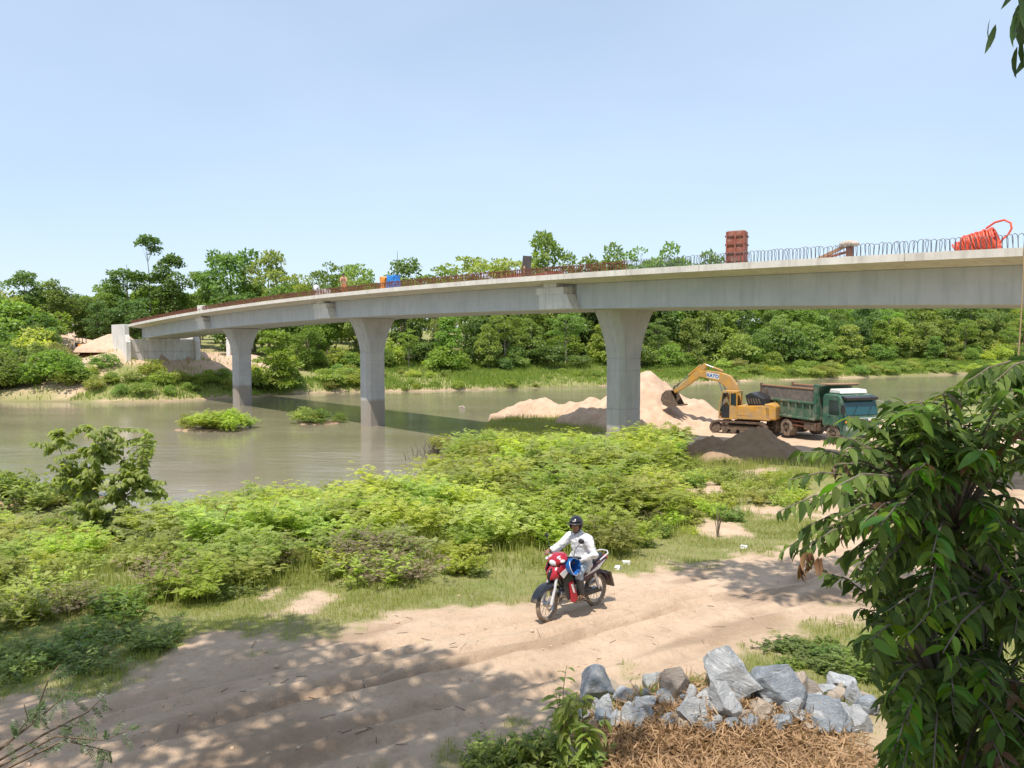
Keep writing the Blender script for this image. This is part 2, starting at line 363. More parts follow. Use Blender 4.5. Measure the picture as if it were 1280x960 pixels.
def hit(px, py, z0=None):
    """where the sight line through a photo pixel meets the land (or water)"""
    d = pray(px, py); ts = np.concatenate([np.arange(4, 60, .05), np.arange(60, 400, .3)])
    X = d.x * ts; Y = d.y * ts; Z = CAMZ + d.z * ts
    hh = np.maximum(height(X, Y), 0); k = np.argmax(Z <= hh)
    return Vector((X[k], Y[k], hh[k]))
def at(px, py, Y): d = pray(px, py); return Vector((d.x / d.y * Y, Y, CAMZ + d.z / d.y * Y))
def bpt(s, n, z=0): p = P1 + BD * s + BN * n; return Vector((p[0], p[1], z))
def deckz(s): return 10.15 - .00043 * (s - 14) ** 2

# ------------------------------------------------------------------ ground and river
def axis(segs):
    a = []
    for lo, hi, st in segs: a += list(np.arange(lo, hi, st))
    return np.array(a)
def geo(a, b, st, g):
    out = []; 
    while a < b: out.append(a); a += st; st *= g
    return out
gx = np.array(sorted(set([round(v, 3) for v in ([-v for v in geo(26, 700, .7, 1.10)] + list(np.arange(-26, -11, .35)) + list(np.arange(-11, 12, .08)) + list(np.arange(12, 26, .35)) + geo(26, 700, .7, 1.10))])))
gy = np.array(list(np.arange(-10, 6, .4)) + list(np.arange(6, 19, .07)) + list(np.arange(19, 45, .3)) + list(np.arange(45, 130, .7)) + geo(130, 1000, 1.2, 1.12))
XX, YY = np.meshgrid(gx, gy); ZZ = height(XX, YY)
nx, ny = len(gx), len(gy); idx = np.arange(nx * ny).reshape(ny, nx)
quads = np.stack([idx[:-1, :-1], idx[:-1, 1:], idx[1:, 1:], idx[1:, :-1]], -1).reshape(-1, 4)
def dirt_mask(x, y):
    sd, uu = road_d(x, y); n = fbm(x * .7, y * .7, 41) - .5; n2 = fbm(x * 3, y * 3, 47) - .5
    a = sstep(2.5, 1.7, np.abs(sd) + n * 2.0 + n2 * 1.5)
    near = sstep(9.5, 8.0, y + n * 2 - .45 * np.clip(x, -9, 0) * 0) * sstep(-1, -4, sd)          # bare worn soil on the near side of the track
    for px, py, r in BARE: a = np.maximum(a, sstep(1, .35, np.hypot(x - px, (y - py) * .6) / r + n * 2.4 + n2 * 1.3))
    a = np.maximum(a, sstep(36, 40, y + n * 5) * sstep(61, 57, y) * sstep(4, 7, x + n * 4))       # levelled working ground by the sand heap
    return np.maximum(a, near * .8)
BARE = [(hit(px, py).x, hit(px, py).y, r) for px, py, r in ((395, 752, .55), (340, 740, .4), (885, 612, 1.3), (960, 640, 1.2), (905, 660, .8), (1090, 640, 2.5), (40, 880, .8), (950, 590, 1.0), (250, 830, .7))]
dirt = dirt_mask(XX, YY)
sS = (XX - P1[0]) * BD[0] + (YY - P1[1]) * BD[1]; nN = (XX - P1[0]) * BN[0] + (YY - P1[1]) * BN[1]
nz = fbm(XX * .25, YY * .25, 61) - .5
sandm = sstep(68, 73, sS + nz * 14) * sstep(19, 13, np.abs(nN) + nz * 9)
shore = sstep(.5, .1, ZZ + nz * .7)
sandm = np.maximum(sandm, shore * .75 * (YY > 60) * (fbm(XX * .12, YY * .12, 66) > .46))
wet = sstep(.18, -.05, ZZ)
sdv, uuv = road_d(XX, YY); damp = sstep(.55, .72, fbm(uuv * .45, sdv * 1.6, 77)) * sstep(2.3, 1.6, np.abs(sdv))
wv = sdv + (fbm(uuv * .25, uuv * 0, 9) - .5) * .5; crumb = sstep(.40, .58, fbm(XX * 5, YY * 5, 83, 3))
for c_, w_, k_ in ((.03, .13, 1.0), (.30, .09, .8), (-.95, .12, .6), (-1.45, .1, .6), (1.15, .14, .5)):      # churned darker soil thrown up along the wheel ruts
    damp = np.maximum(damp, k_ * np.exp(-((wv - c_) / w_) ** 2) * (.35 + .65 * crumb) * sstep(.36, .58, fbm(uuv * .35, uuv * 0 + c_ * 7, 12)) * (YY < 40))
me = np_mesh('ground', np.stack([XX, YY, ZZ], -1).reshape(-1, 3), quads, None, smooth=True)
for nm, arr in (('dirt', dirt), ('sand', sandm), ('wet', wet), ('damp', damp)):
    a = me.attributes.new(nm, 'FLOAT', 'POINT'); a.data.foreach_set('value', arr.ravel().astype(np.float32))
m, nt, p = newmat('ground_soil'); L = nt.links
def att(n): return nd(nt, 'ShaderNodeAttribute', attribute_name=n).outputs['Fac']
f, _ = noise_fac(nt, .5, 8, .65); col = mix(nt, f, (.21, .23, .07), (.29, .27, .11))          # turf and weeds
f, _ = noise_fac(nt, 7, 6, .7, lo=.5, hi=.7); col = mix(nt, f, col, (.30, .245, .14))
f, _ = noise_fac(nt, .9, 8, .68); dcol = mix(nt, f, (.64, .475, .335), (.53, .38, .26))          # sandy laterite of the track
f, _ = noise_fac(nt, 5, 8, .75, lo=.52, hi=.72); mm = nd(nt, 'ShaderNodeMath', operation='MULTIPLY'); mm.inputs[1].default_value = .65; L.new(f, mm.inputs[0]); dcol = mix(nt, mm.outputs[0], dcol, (.36, .245, .16))
f, _ = noise_fac(nt, 26, 5, .8, lo=.56, hi=.66); mm = nd(nt, 'ShaderNodeMath', operation='MULTIPLY'); mm.inputs[1].default_value = .4; L.new(f, mm.inputs[0]); dcol = mix(nt, mm.outputs[0], dcol, (.33, .225, .15))
mm = nd(nt, 'ShaderNodeMath', operation='MULTIPLY'); mm.inputs[1].default_value = .55; L.new(att('damp'), mm.inputs[0]); dcol = mix(nt, mm.outputs[0], dcol, (.27, .18, .115))
col = mix(nt, att('dirt'), col, dcol)
f, _ = noise_fac(nt, .6, 7, .65); scol = mix(nt, f, (.62, .44, .31), (.52, .36, .25)); col = mix(nt, att('sand'), col, scol)
mm = nd(nt, 'ShaderNodeMath', operation='MULTIPLY'); mm.inputs[1].default_value = .7; L.new(att('wet'), mm.inputs[0]); col = mix(nt, mm.outputs[0], col, (.13, .10, .06))
L.new(col, p.inputs['Base Color']); p.inputs['Roughness'].default_value = .95; p.inputs['Specular IOR Level'].default_value = .15
_, fb = noise_fac(nt, 9, 9, .72); b = nd(nt, 'ShaderNodeBump'); b.inputs['Strength'].default_value = .9; b.inputs['Distance'].default_value = .07
L.new(fb, b.inputs['Height']); L.new(b.outputs[0], p.inputs['Normal'])
me.materials.append(m); tag(link('ground', me), kind='structure')

m, nt, p = newmat('muddy_river'); L = nt.links
f, _ = noise_fac(nt, .05, 5, .6, coord='Object', stretch=(1, 2.5, 1)); col = mix(nt, f, (.26, .22, .155), (.20, .175, .115))
L.new(col, p.inputs['Base Color']); p.inputs['Roughness'].default_value = .1; p.inputs['IOR'].default_value = 1.33; p.inputs['Specular IOR Level'].default_value = .5
_, f1 = noise_fac(nt, .9, 5, .6, stretch=(.55, 1.3, 1)); _, f2 = noise_fac(nt, .16, 3, .5, stretch=(.6, 1.4, 1)); f3, _ = noise_fac(nt, .045, 3, .5, stretch=(.6, 1.8, 1), lo=.42, hi=.62)
ad = nd(nt, 'ShaderNodeMath', operation='MULTIPLY_ADD'); ad.inputs[1].default_value = 2.2; L.new(f2, ad.inputs[0]); L.new(f1, ad.inputs[2])
st = nd(nt, 'ShaderNodeMapRange'); st.inputs[3].default_value = .25; st.inputs[4].default_value = .8; L.new(f3, st.inputs[0])
b = nd(nt, 'ShaderNodeBump'); b.inputs['Distance'].default_value = .06; L.new(st.outputs[0], b.inputs['Strength']); L.new(ad.outputs[0], b.inputs['Height']); L.new(b.outputs[0], p.inputs['Normal'])
wm = MB(); wm.add([(-600, 15, 0), (600, 15, 0), (600, 420, 0), (-600, 420, 0)], [(0, 1, 2, 3)])
tag(wm.build('river_water', m), kind='structure')

# ------------------------------------------------------------------ the bridge
bridge = empty('bridge', bpt(26, 0, 0), 'unfinished grey concrete road bridge on flared piers across the river', 'bridge')
BO = bridge.location.copy()
def bl(s, n, z): return bpt(s, n, z) - BO                       # bridge-local coordinates
GW, DW, SL, GD = 2.5, 4.0, .27, 1.75                            # half width of girder / deck, slab edge, depth to soffit
def sect_rings(s0, s1, prof, step=1.5):
    k = max(2, int(abs(s1 - s0) / step) + 1)
    return [[bl(s, n, deckz(s) + dz) for n, dz in prof] for s in np.linspace(s0, s1, k)]
def loft_part(name, s0, s1, prof, mat, parent=bridge, **kw):
    b = MB(); b.loft(sect_rings(s0, s1, prof)); return b.build(name, mat, parent, **kw)
slab = [(-DW, 0), (DW, 0), (DW, -SL), (GW + .15, -SL - .16), (-GW - .15, -SL - .16), (-DW, -SL)]
# slab in pours: short gaps show as joints
pours = [-42, -29, -16.3, -3.6, 9.2, 22, 34.8, 47.6, 60.4, 76.2]
for a, b_ in zip(pours[:-1], pours[1:]): loft_part('deck_slab', a + .012, b_ - .012, slab, M['conc_slab'])
gird = [(-GW, -SL - .162), (GW, -SL - .162), (GW, -GD), (-GW, -GD)]
halves = [(-42, -24.4), (-24.0, 1.1), (1.5, 27.0), (27.4, 53.0), (53.4, 75.7)]
for a, b_ in halves: loft_part('box_girder', a, b_, gird, M['conc'], bevel=.03)
for a in (1.1, 27.0, 53.0, -24.4):                             # half joints: a stepped end block proud of the girder face, with a notch on its near side
    z = deckz(a)
    for sg in (-1, 1):
        b = MB()
        def blk(s0, s1, z0, z1, o, lean=0):
            n0, n1 = sg * (GW - .4), sg * (GW + o)
            b.add([bl(s0, n0, z + z0), bl(s1, n0, z + z0), bl(s1, n1, z + z0), bl(s0, n1, z + z0), bl(s0 + lean, n0, z + z1), bl(s1, n0, z + z1), bl(s1, n1, z + z1), bl(s0 + lean, n1, z + z1)],
                  [(0, 3, 2, 1), (4, 5, 6, 7), (0, 1, 5, 4), (1, 2, 6, 5), (2, 3, 7, 6), (3, 0, 4, 7)])
        blk(a - .30, a + 2.25, -GD + .01, -.95, .62, .45)
        blk(a + .35, a + 2.45, -.95, -.58, .623)
        blk(a + .95, a + 1.95, -.58, -SL - .06, .56)
        b.build('half_joint_block', M['conc_raw'], bridge, bevel=.02)
    b = MB(); b.loft([[bl(s, n, deckz(s) + dz) for n, dz in [(-GW + .3, -.46), (GW - .3, -.46), (GW - .3, -1.6), (-GW + .3, -1.6)]] for s in (a - .5, a + .9)])
    b.build('joint_core', M['conc_raw'], bridge)
# piers: chamfered stem, flared head, joint grooves between the lifts
def ring(s, w, l, ch, z):
    pts = [(-w + ch, -l), (w - ch, -l), (w, -l + ch), (w, l - ch), (w - ch, l), (-w + ch, l), (-w, l - ch), (-w, -l + ch)]
    return [bl(s + q, n, z) for n, q in pts]
for s in (0, 25.8, 51.3):
    top = deckz(s) - GD; zs = []
    for z in np.arange(-2.2, top - 3.0, .2): zs.append((z, .82, .68, .24))
    joints = (3.05, 5.1)
    rings = [ring(s, .82, .68, .24, -2.2)]
    for jz in joints[:2]:
        if jz < top - 2.9:
            rings += [ring(s, .82, .68, .24, jz - .02), ring(s, .80, .66, .23, jz - .012), ring(s, .80, .66, .23, jz + .012), ring(s, .82, .68, .24, jz + .02)]
    rings += [ring(s, .82, .68, .24, top - 2.62), ring(s, .80, .66, .23, top - 2.61), ring(s, .80, .66, .23, top - 2.58)]
    for k in range(13):
        t = k / 12; e = 1 - math.sqrt(max(0, 1 - t ** 2)) if t < 1 else 1
        e = .62 * t ** 2.1 + .38 * t
        rings.append(ring(s, .82 + .98 * e, .68 + .17 * e, .24 + .12 * e, top - 2.57 + 2.56 * t))
    b = MB(); b.loft(rings); b.build('pier', M['conc_pier'], bridge, smooth=22)
# abutment: breast wall between side walls
ab = deckz(76)
b = MB(); b.loft([[bl(76.0, n, z) for n, z in ((-3.9, 1), (3.9, 1), (3.9, ab - GD - .05), (-3.9, ab - GD - .05))], [bl(78.2, n, z) for n, z in ((-3.9, 1), (3.9, 1), (3.9, ab - GD - .05), (-3.9, ab - GD - .05))]])
abut = b.build('abutment_wall', M['conc_raw'], bridge, bevel=.03)
for n0 in (-4.45, 3.9):
    b = MB()
    poly = [(75.3, 1), (79.6, 1), (81.5, ab - 1.0), (81.5, ab + .02), (75.9, ab + .02), (75.9, ab - GD + .5), (75.3, ab - GD - .4)]
    b.loft([[bl(s, n0, z) for s, z in poly], [bl(s, n0 + .55, z) for s, z in poly]])
    b.build('wing_wall', M['conc_raw'], abut, bevel=.03)
for z in (ab - GD - 1.6,):
    b = MB(); b.loft([[bl(75.97, n, zz) for n, zz in ((-3.88, z), (3.88, z), (3.88, z + .05), (-3.88, z + .05))], [bl(76.02, n, zz) for n, zz in ((-3.88, z), (3.88, z), (3.88, z + .05), (-3.88, z + .05))]])
    b.build('shutter_line', M['conc_pier'], abut)
# parapet starter bars: bent loops one by one near the camera, rusty rows beyond
lp = MB(); W, Hh = .095, .44
path = [(-W * .8, 0, -.1), (-W, 0, Hh - .15)] + [(-W * math.cos(t), 0, Hh - .12 + .13 * math.sin(t)) for t in np.linspace(.25, math.pi - .25, 7)] + [(W, 0, Hh - .15), (W * .8, 0, -.1)]
lp.tube(path, .011, 5)
loop_mesh = lp.mesh('rebar_loop', M['rebar_grey'], 50)
bang = math.atan2(BD[1], BD[0])
s = -30.0
while s < -3.4:
    o = link('rebar_loop', loop_mesh, bridge); o.location = bl(s, -DW + .22 + random.uniform(-.02, .02), deckz(s)); o.rotation_euler = (random.gauss(0, .07), random.gauss(0, .06), bang + .75 + random.gauss(0, .15)); o.scale = (1, 1, random.uniform(.94, 1.06))
    s += .155 + random.uniform(-.02, .02)
b = MB()
for s in np.arange(-3.3, 75.5, .17):
    for n, hh in ((-DW + .2, .46), (-DW + .42, .5)):
        q = bl(s + random.uniform(-.03, .03), n, deckz(s) - .05); e = Vector((random.gauss(0, .035), random.gauss(0, .035), hh * random.uniform(.8, 1.08)))
        b.tube([q, q + e], .021, 3, False)
        if random.random() < .6:
            q2 = q + e; b.tube([q2, q2 + Vector((BD[0] * .1, BD[1] * .1, .02)), q2 + Vector((BD[0] * .14, BD[1] * .14, -.1))], .013, 3, False)
for n, hz in ((-DW + .2, .2), (-DW + .42, .38), (-DW + .2, .4)):
    b.tube([bl(s, n, deckz(s) + hz + random.uniform(-.02, .02)) for s in np.arange(-3.3, 75.6, 1.5)], .014, 4, False)
tag(b.build('rusty_starter_bars', M['rust'], bridge), 'rusty brown starter bars along the deck edge', kind='stuff')
b = MB()
for s in np.arange(-34, 75, .45): q = bl(s, DW - .25, deckz(s) - .05); b.tube([q, q + Vector((random.gauss(0, .03), 0, .5))], .013, 3, False)
tag(b.build('far_starter_bars', M['rust'], bridge), kind='stuff')
# formwork debris at the slab edge
for s, n in ((3.2, -3.0), (5.5, -3.2), (2.0, -3.3)):
    b = MB(); b.box((0, 0, .12), (1.6, .25, .2), (0, random.uniform(-.1, .1), 0)); o = b.build('formwork_strip', M['rust_red'], bridge); o.location = bl(s, n, deckz(s)); o.rotation_euler = (0, 0, bang + random.uniform(-.2, .2))
def on_deck(px, n):
    """deck point under a photo column, n metres across the deck from its middle"""
    d = pray(px, 400); A = np.array([[BD[0], -d.x], [BD[1], -d.y]]); r = -(P1 + n * BN); s, k = np.linalg.solve(A, r)
    return bpt(s, n, deckz(s)), s

# ------------------------------------------------------------------ things on the deck
def rot_to_bridge(o, extra=0): o.rotation_euler = (0, 0, bang + extra); return o
# coil of hose
q, s = on_deck(1224, -2.9)
hc = rot_to_bridge(empty('hose_coil', q, 'big coil of orange-red plastic hose heaped on the deck edge', 'hose', scale=.84))
for turns, x0, x1, ra, rb, zc, ph in ((13, -.55, .72, .50, .34, .46, 0), (9, -.5, .5, .42, .34, .42, 2.0), (7, .3, 1.0, .34, .22, .28, 1.0)):
    b = MB(); path = []
    for k in range(turns * 20 + 1):
        t = k / (turns * 20); a = 2 * math.pi * t * turns + ph; r = ra + (rb - ra) * t + .03 * math.sin(t * 31)
        path.append((x0 + (x1 - x0) * t + .30 * r * math.sin(a) + .02 * math.sin(t * 57), .75 * r * math.cos(a), max(.05, zc * (ra + (rb - ra) * t) / ra + .06 + r * .82 * math.sin(a))))
    b.tube(path, .046, 7); b.build('coiled_hose', M['hose'], hc, 60)
b = MB(); b.tube([(-.1, -.1, .95), (-.42, -.1, 1.16), (-.75, -.1, 1.22), (-.98, -.1, 1.08), (-1.02, -.1, .85), (-.9, -.1, .62), (-.75, -.1, .5), (-.6, -.1, .3)], .042, 8); b.build('loose_end', M['hose'], hc, 60)
# hanging rope
q, s = on_deck(1277, -4.05)
b = MB(); b.tube([(q.x, q.y, q.z + .02), (q.x - .015, q.y - .02, q.z - 1.5), (q.x - .06, q.y - .03, q.z - 3), (q.x - .12, q.y - .03, q.z - 4.2), (q.x - .15, q.y - .02, q.z - 5.2)], .022, 6)
tag(b.build('rope', M['rope'], None, 60), 'tan rope hanging down from the bridge edge at far right', 'rope')
# rusty steel column form with a rope over its top
q, s = on_deck(919.5, -3.3)
cf = rot_to_bridge(empty('column_formwork', q, 'tall red-brown steel column form standing on the bridge deck', 'formwork'), .35)
b = MB(); b.box((0, 0, .68), (.78, .5, 1.36)); b.build('form_panel', M['rust_red'], cf, bevel=.01)
for z in (.1, .45, .8, 1.15):
    b = MB(); b.box((0, 0, z), (.86, .58, .06)); b.build('stiffener', M['rust'], cf)
for x in (-.36, 0, .36):
    b = MB(); b.box((x, 0, .7), (.05, .62, 1.3)); b.build('rib', M['rust_red'], cf)
b = MB()
for k in range(7):
    x = -.3 + .1 * k; dz = random.uniform(.2, .5)
    b.tube([(x, .1, 1.38), (x + .03, -.3, 1.42), (x + .05, -.34, 1.4 - dz * .5), (x + .02, -.345, 1.38 - dz)], .035, 6)
tag(b.build('draped_sacking', M['mortar'], cf, 60))
# dark board
q, s = on_deck(658, -3.2)
bd = rot_to_bridge(empty('upright_board', q, 'dark brown wooden board standing upright on the bridge above the middle joint', 'board'), .5)
b = MB(); b.box((0, 0, .65), (.5, .08, 1.1), (0, -.10, 0)); b.build('plank_face', M['wood'], bd, bevel=.01)
b = MB(); b.box((.1, .12, .3), (.08, .1, .7), (.3, 0, 0)); b.build('prop', M['timber'], bd)
# leaning rusty beam on a short post
q, s = on_deck(1062, -3.1)
lb = rot_to_bridge(empty('leaning_beam', q, 'rusty beam leaning on a mortar-crusted short post on the deck', 'beam'))
b = MB(); b.box((.05, 0, .27), (.22, .22, .54)); b.build('post', M['rust'], lb, bevel=.01)
b = MB(); b.ell((.12, 0, .56), (.36, .2, .13)); b.ell((-.12, .02, .53), (.2, .17, .1)); b.build('mortar_crust', M['mortar'], lb, 60)
b = MB(); b.box((.72, 0, .30), (1.35, .1, .12), (0, .36, 0)); b.build('beam', M['timber'], lb, bevel=.01)
b = MB(); b.box((.75, -.16, .18), (1.3, .05, .09), (0, .2, .1)); b.build('slat', M['rust_red'], lb)
# tarpaulins
q, s = on_deck(487, -2.6); tz = rot_to_bridge(empty('tarpaulin_shelter', q, 'blue and orange tarpaulin shelter bundled up on the bridge deck', 'tarpaulin', scale=.85))
def crumple(c, sz, seed, n=7):
    V = []; 
    bm = bmesh.new(); bmesh.ops.create_cube(bm, size=1); bmesh.ops.subdivide_edges(bm, edges=bm.edges, cuts=n, use_grid_fill=True)
    for v in bm.verts:
        d = mnoise.noise_vector(v.co * 2.3 + Vector((seed, 0, 0))) * .13 + mnoise.noise_vector(v.co * 6 + Vector((seed, 4, 0))) * .05
        v.co = Vector(((v.co.x + d.x) * sz[0] + c[0], (v.co.y + d.y) * sz[1] + c[1], (v.co.z + .5 + d.z * (1 if v.co.z > 0 else .2)) * sz[2] + c[2]))
    vs_ = [tuple(v.co) for v in bm.verts]; bm.verts.index_update(); fs = [tuple(v.index for v in f.verts) for f in bm.faces]; bm.free()
    b = MB(); b.add(vs_, fs); return b
crumple((-.62, 0, 0), (.95, .8, 1.1), 3).build('blue_sheet', M['bluetarp'], tz, 40)
crumple((.42, 0, 0), (.75, .8, 1.05), 9).build('orange_sheet', M['orangetarp'], tz, 40)
# sacks and a cap stone near the second and third joints
q, s = on_deck(404, -3.0); o = rot_to_bridge(crumple((0, 0, 0), (1.3, .7, .5), 14).build('sack_heap', M['white'], None, 40)); o.location = q; tag(o, 'pale heap of sacks on the deck above the second joint from left', 'sacks')
q, s = on_deck(254, -3.5); o = rot_to_bridge(crumple((0, 0, 0), (1.3, .7, .55), 24, 4).build('rubble_block', M['conc_slab'], None, 30)); o.location = q; tag(o, 'small pale concrete lump on the deck above the leftmost joint', 'concrete')

# ------------------------------------------------------------------ people
def remesh(b, name, mat, parent=None, voxel=.02, it=6):
    o = b.build(name + '_tmp', None); m = o.modifiers.new('r', 'REMESH'); m.mode = 'VOXEL'; m.voxel_size = voxel; m.use_smooth_shade = True
    sm = o.modifiers.new('s', 'SMOOTH'); sm.iterations = it; sm.factor = .5
    dg = bpy.context.evaluated_depsgraph_get(); me = bpy.data.meshes.new_from_object(o.evaluated_get(dg)); tmp = o.data
    bpy.data.objects.remove(o); bpy.data.meshes.remove(tmp); me.name = name; me.materials.clear(); me.materials.append(mat)
    me.polygons.foreach_set('use_smooth', [True] * len(me.polygons)); return link(name, me, parent)
def limb(b, pts, rads, n=12):
    b.tube(pts, rads, n)
    for p, r in zip(pts, rads): b.ell(p, (r, r, r), n, 8)
def hand(b, wrist, d, up, k=1.0, curl=.5, side=1):
    d = Vector(d).normalized(); up = Vector(up).normalized(); sd = d.cross(up).normalized() * side; w = Vector(wrist)
    pc = w + d * .05 * k; b.ell(pc, (.042 * k,) * 3, 10, 7); limb(b, [w, w + d * .085 * k], [.026 * k, .036 * k], 8)
    for i, ln in enumerate((.062, .075, .07, .055)):
        r = w + d * .088 * k + sd * (i - 1.5) * .021 * k; m1 = r + d * ln * .55 * k - up * .012 * curl; m2 = m1 + (d * (1 - curl) - up * curl).normalized() * ln * .6 * k
        limb(b, [r, m1, m2], [.0105 * k, .0098 * k, .0085 * k], 6)
    t0 = w + d * .035 * k - sd * .035 * k; limb(b, [t0, t0 + (d - sd * .9) * .035 * k, t0 + (d * 1.6 - sd * 1.0 - up * .3) * .045 * k], [.013 * k, .012 * k, .010 * k], 6)

def worker(name, loc, rz, label, shirt_m, trous_m, bend):
    """a stooping deck hand"""
    hip = Vector((0, 0, .80)); neck = hip + Vector((math.sin(bend) * .52, 0, math.cos(bend) * .52)); d = (neck - hip).normalized()
    head = neck + d * .16 + Vector((.03, 0, .02)); lg = []; b = MB()
    limb(b, [hip, hip + d * .25, neck - d * .06], [.13, .13, .14]); limb(b, [neck, neck + d * .1], [.055, .055]); b.ell(head, (.10, .085, .115))
    sh = MB(); limb(sh, [hip + d * .02, hip + d * .26, neck - d * .06], [.15, .15, .155]); tr = MB()
    for y in (-1, 1):
        S = neck + Vector((0, .18 * y, -.03)); E_ = S + Vector((.12, .05 * y, -.27)); W_ = E_ + Vector((.14, -.05 * y, -.22))
        limb(b, [S, E_, W_], [.05, .04, .03]); hand(b, W_, (.4, 0, -1), (1, 0, 0), 1, .4, y); limb(sh, [neck - d * .04, S, S + (E_ - S) * .9], [.09, .075, .065])
        K = Vector((.14, .12 * y, .44)); A = Vector((-.04, .12 * y, .08)); limb(b, [hip + Vector((0, .09 * y, -.02)), K, A], [.085, .06, .045]); limb(b, [A, A + Vector((.16, 0, -.04))], [.04, .035])
        limb(tr, [hip + Vector((0, .08 * y, 0)), K, A + Vector((0, 0, .04))], [.11, .085, .075])
    o = remesh(b, name, M['skin'], None, .018); o.location = loc; o.rotation_euler = (0, 0, rz); tag(o, label, 'person', 'workers on the bridge deck')
    remesh(sh, 'shirt', shirt_m, o, .02); remesh(tr, 'trousers', trous_m, o, .02)
    hb = MB(); hb.ell(head + Vector((-.01, 0, .03)), (.108, .093, .105)); hb.build('hair', M['hair'], o, 60)
    hb = MB(); hb.ell(head + Vector((.095, 0, -.01)), (.018, .013, .02), 8, 6); hb.build('nose', M['skin'], o, 60)
    return o
q, s = on_deck(431, -2.5); worker('person', q, bang + 2.4, 'worker in a tan shirt and orange trousers stooping on the bridge deck', M['tan_shirt'], M['orange_trouser'], .35)
q, s = on_deck(395, -1.8); worker('person', q, bang - .6, 'worker in a white shirt bending over beside the pale sacks', M['shirt'], M['dk_trouser'], 1.0)

# ------------------------------------------------------------------ heaps of sand
def heap(name, cx, cy, rx, ry, hgt, mat, label, bumps, seed, base=None, n=56, sharp=1.3):
    zb = H(cx, cy) - .12 if base is None else base; V = []; m_ = n; Fq = []
    g = np.linspace(-1.25, 1.25, n); X, Y = np.meshgrid(g, g)
    z = np.zeros_like(X)
    for bx, by, br, bh in bumps:
        d = np.sqrt((X - bx) ** 2 + (Y - by) ** 2 + .022) / br - .1 + (fbm(X * 2.2 + seed, Y * 2.2, seed) - .5) * .35
        z = np.maximum(z, bh * (np.clip(1 - d, 0, 1) ** (1 / sharp)) * (.35 + .65 * np.clip(1 - d, 0, 1) ** .35))
    z = z * hgt + np.where(z > 0.01, (fbm(X * 4.5, Y * 4.5, seed + 5) - .5) * .30 * hgt + (fbm(X * 17, Y * 17, seed + 6) - .5) * .07 * hgt, -.05)
    gxw = cx + X * rx; gyw = cy + Y * ry; zz = np.maximum(zb + z, np.minimum(height(gxw, gyw) - .15, zb))
    keep = (z[:-1, :-1] > -.04) | (z[1:, 1:] > -.04) | (z[:-1, 1:] > -.04) | (z[1:, :-1] > -.04)
    id_ = np.arange(n * n).reshape(n, n); Q = np.stack([id_[:-1, :-1], id_[:-1, 1:], id_[1:, 1:], id_[1:, :-1]], -1)[keep]
    zz = np.where(z <= -.04, zb - .4, zz)
    me = np_mesh(name, np.stack([gxw - cx, gyw - cy, zz - zb], -1).reshape(-1, 3), Q, mat, smooth=True)
    o = link(name, me); o.location = (cx, cy, zb); return tag(o, label, 'sand heap')
heap('sand_heap', 9.6, 55.8, 5.4, 4.2, 3.5, M['sand'], 'tall pale sand heap being dug by the excavator behind the nearest pier', [(-.05, 0, 1.0, 1.0), (.45, -.2, .75, .62), (-.5, -.2, .6, .6), (.75, 0, .45, .35)], 3, .75, 90)
sb = heap('sand_heap', 3.5, 61.0, 5.6, 2.7, 2.1, M['sand'], 'low lumpy pale sand bank running from the pier to the water', [(-.55, .1, .6, .75), (-.2, -.1, .6, .95), (.2, .1, .6, .9), (.6, -.1, .65, 1.0), (-.85, -.1, .38, .5), (.0, -.4, .45, .55), (.9, .2, .5, .8)], 7, .45, 90)
sb.rotation_euler = (0, 0, R(-44))
heap('sand_heap', 10.4, 41.2, 1.7, 1.2, .95, M['sand_brown'], 'small brown soil heap in front of the excavator tracks', [(0, 0, 1, 1), (.5, .1, .5, .6)], 11)
heap('gravel_heap', 11.9, 38.6, 2.7, 2.1, 1.55, M['sand_dark'], 'dark grey-brown gravel heap beside the green dump truck', [(0, 0, 1.05, 1), (-.5, -.1, .5, .4), (.45, .1, .6, .45)], 15)
heap('sand_heap', *bpt(84, -3, 0).xy, 5.0, 4.0, 2.2, M['sand'], 'pale sand heap left of the far abutment', [(-.1, 0, .9, 1), (-.6, .2, .5, .6)], 21)
heap('sand_heap', *bpt(79, 12, 0).xy, 6.0, 4.0, 2.2, M['sand'], 'pale sand heap right of the far abutment behind a pier', [(-.1, 0, .9, 1), (.5, .2, .5, .6)], 27)

